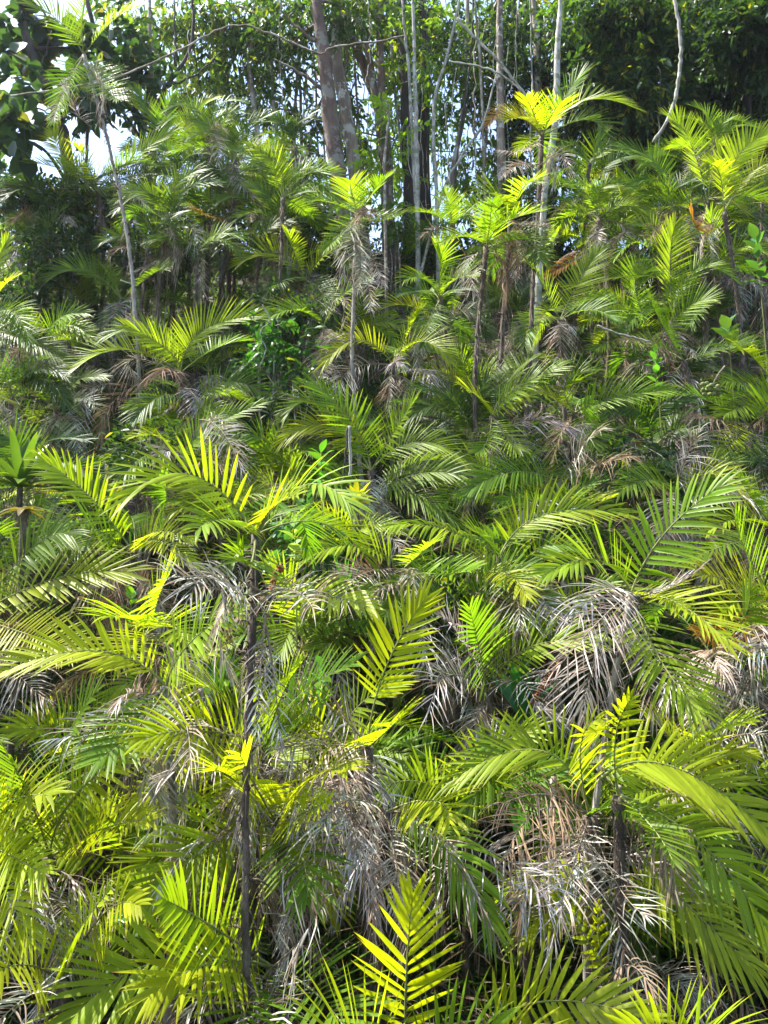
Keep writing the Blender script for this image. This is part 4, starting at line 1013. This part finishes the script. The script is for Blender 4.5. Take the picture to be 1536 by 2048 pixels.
def seedling(label, u, v, y, n, ln, col, h=.5, asp=.42):
    c = at(u, v, y); g = float(ground(c[0], y)); o = V3(c[0], y, g)
    root = bpy.data.objects.new('broadleaf_seedling', None); COL.objects.link(root); root.location = tuple(o); tag(root, label, 'seedling')
    top = c - o
    p = smooth_path([V3(0, .03, -.1), top * .5 + V3(.04, 0, 0), top], 12)
    a = Acc(); tube(a, p, np.linspace(.014, .005, 12), 5, 0); link('stem', a.mesh('stem', [M_stalk]), root)
    t = np.linspace(0, 1, 7); wp = np.array([.12, .7, 1, .98, .75, .35, .02])
    for i in range(n):
        q_ = i / max(1, n - 1); b = top - V3(0, 0, h * (1 - q_) ** 1.1)
        az = i * 2.4 + R(-.3, .3); el = R(.1, .6) + .6 * q_
        d = V3(cos(az) * cos(el), sin(az) * cos(el), sin(el)); W = unit(np.cross(d, V3(0, 0, 1))); Nn = np.cross(W, d)
        L_ = ln * R(.75, 1.1); hw = .5 * L_ * asp * wp
        ax = b + d * (L_ * t)[:, None] - V3(0, 0, 1) * (.25 * L_ * t ** 2)[:, None]
        v_ = np.stack([ax - hw[:, None] * W + .25 * hw[:, None] * Nn, ax, ax + hw[:, None] * W + .25 * hw[:, None] * Nn], 1).reshape(-1, 3)
        ii = (np.arange(6)[:, None] * 3 + np.arange(2)[None]); q = np.stack([ii, ii + 1, ii + 4, ii + 3], -1).reshape(-1, 4)
        at_ = np.zeros((21, 3)); at_[:, 0] = R(0, 1); at_[:, 1] = .2
        a = Acc(); a.add(v_, q, None, 0, at_); link('leaf', a.mesh('oval_leaf', [M_broad]), root, color=vary(col, .12))
seedling('green seedling with upright oval leaves beside the pale stub in the centre', 642, 905, 9.0, 11, .27, (.09, .25, .04, .0), .4)
seedling('seedling with large pale green oval leaves near the right edge', 1455, 655, 11.2, 9, .36, (.13, .24, .07, .0), .35, .5)
seedling('bushy seedling with small fresh leaves above the grey pennant frond', 1310, 705, 11.0, 16, .22, (.09, .23, .04, .0), .6)
seedling('tall seedling with bluish green leaves at the upper right edge', 1512, 480, 12.6, 13, .36, (.08, .19, .06, .0), .8)
seedling('pale leafy seedling with sun-bleached leaves right of the tall brown stem', 590, 1035, 8.6, 9, .26, (.20, .30, .12, .0), .5, .55)
seedling('small seedling in the shade by the lower left edge', 250, 1790, 6.5, 5, .20, (.06, .16, .05, .0), .3, .6)
seedling('round-leaved seedling left of the small star palm', 262, 1190, 8.5, 8, .18, (.16, .36, .05, .2), .4, .55)
seedling('seedling low beside the broad-bladed plant, leaves catching light', 640, 1330, 7.9, 8, .2, (.06, .20, .07, .0), .4, .45)

# ---------------------------------------------------------------- seed stalks and fruit
def seed_stalk(label, pts, y, w_, n, col=M_fibre):
    P_ = smooth_path([at(u, v, y) for u, v in pts], 16); o = P_[0].copy()
    a = Acc(); tube(a, P_ - o, .012, 5, 0)
    for i in range(n):
        p = P_[random.randrange(2, 16)] - o; d = rand_dirs(1)[0]
        tube(a, [p, p + d * w_ * .5, p + d * w_ + V3(0, 0, -.01)], [.012, .018, .006], 5, 0, knob=.3)
    ob = link('seed_stalk', a.mesh('seed_stalk', [col]), None, o); tag(ob, label, 'seed stalk')
seed_stalk('rust-red withered flower stalk on the right of the tall brown stem', [(541, 1196), (547, 1165), (560, 1132)], 8.1, .05, 46)
seed_stalk('orange-brown seed stalk slanting in the shade at centre right', [(1062, 1412), (1080, 1378), (1118, 1330)], 7.6, .035, 40)
def fruit_cluster():
    ce = at(1421, 778, 10.6); a = Acc()
    root = bpy.data.objects.new('fruit_cluster', None); COL.objects.link(root); root.location = tuple(ce)
    tag(root, 'cluster of small round dull green fruits hanging by the right edge', 'fruit')
    st = Acc(); tube(st, smooth_path([V3(.25, .1, .35), V3(.12, .03, .2), V3(0, 0, 0)], 10), .012, 5, 0)
    link('stalk', st.mesh('stalk', [M_dstalk]), root)
    th = np.linspace(0, pi, 7); ph = np.arange(8) * pi / 4
    for i in range(26):
        d = rand_dirs(1)[0] * V3(.14, .09, .11) * R(.6, 1); r = R(.026, .034)
        b = Acc(); tube(b, [d + V3(0, 0, -r * cos(t)) for t in th], [max(.001, r * sin(t)) for t in th], 8, 0)
        link('fruit', b.mesh('fruit', [M_fruit]), root)
M_fruit = bark_material('green_fruit', (.06, .09, .02), (.13, .17, .04), (.22, .20, .06), 20, 1, .1)
fruit_cluster()
def build_haze():
    m, N, L = new_mat('haze_air')
    out = N.new('ShaderNodeOutputMaterial'); pv = N.new('ShaderNodeVolumePrincipled')
    pv.inputs['Color'].default_value = (.86, .93, 1, 1); pv.inputs['Density'].default_value = HAZE; pv.inputs['Anisotropy'].default_value = .5
    L.new(pv.outputs[0], out.inputs['Volume'])
    zt = 60; x0, x1, y0, y1, z0 = -170, 170, -65, 310, -6
    v = [(x, y, z) for z in (z0, zt) for y in (y0, y1) for x in (x0, x1)]
    q = [(0, 2, 3, 1), (4, 5, 7, 6), (0, 1, 5, 4), (2, 6, 7, 3), (0, 4, 6, 2), (1, 3, 7, 5)]
    o = link('haze', mesh_np('haze', v, q, None, [m], smooth=False)); tag(o, 'thin bright haze hanging in the air over the slope', 'haze', kind='stuff')
HAZE = 0.0003
if HAZE: build_haze()
print('objects', len(bpy.data.objects), 'polys', sum(len(o.data.polygons) for o in bpy.data.objects if o.type == 'MESH'))
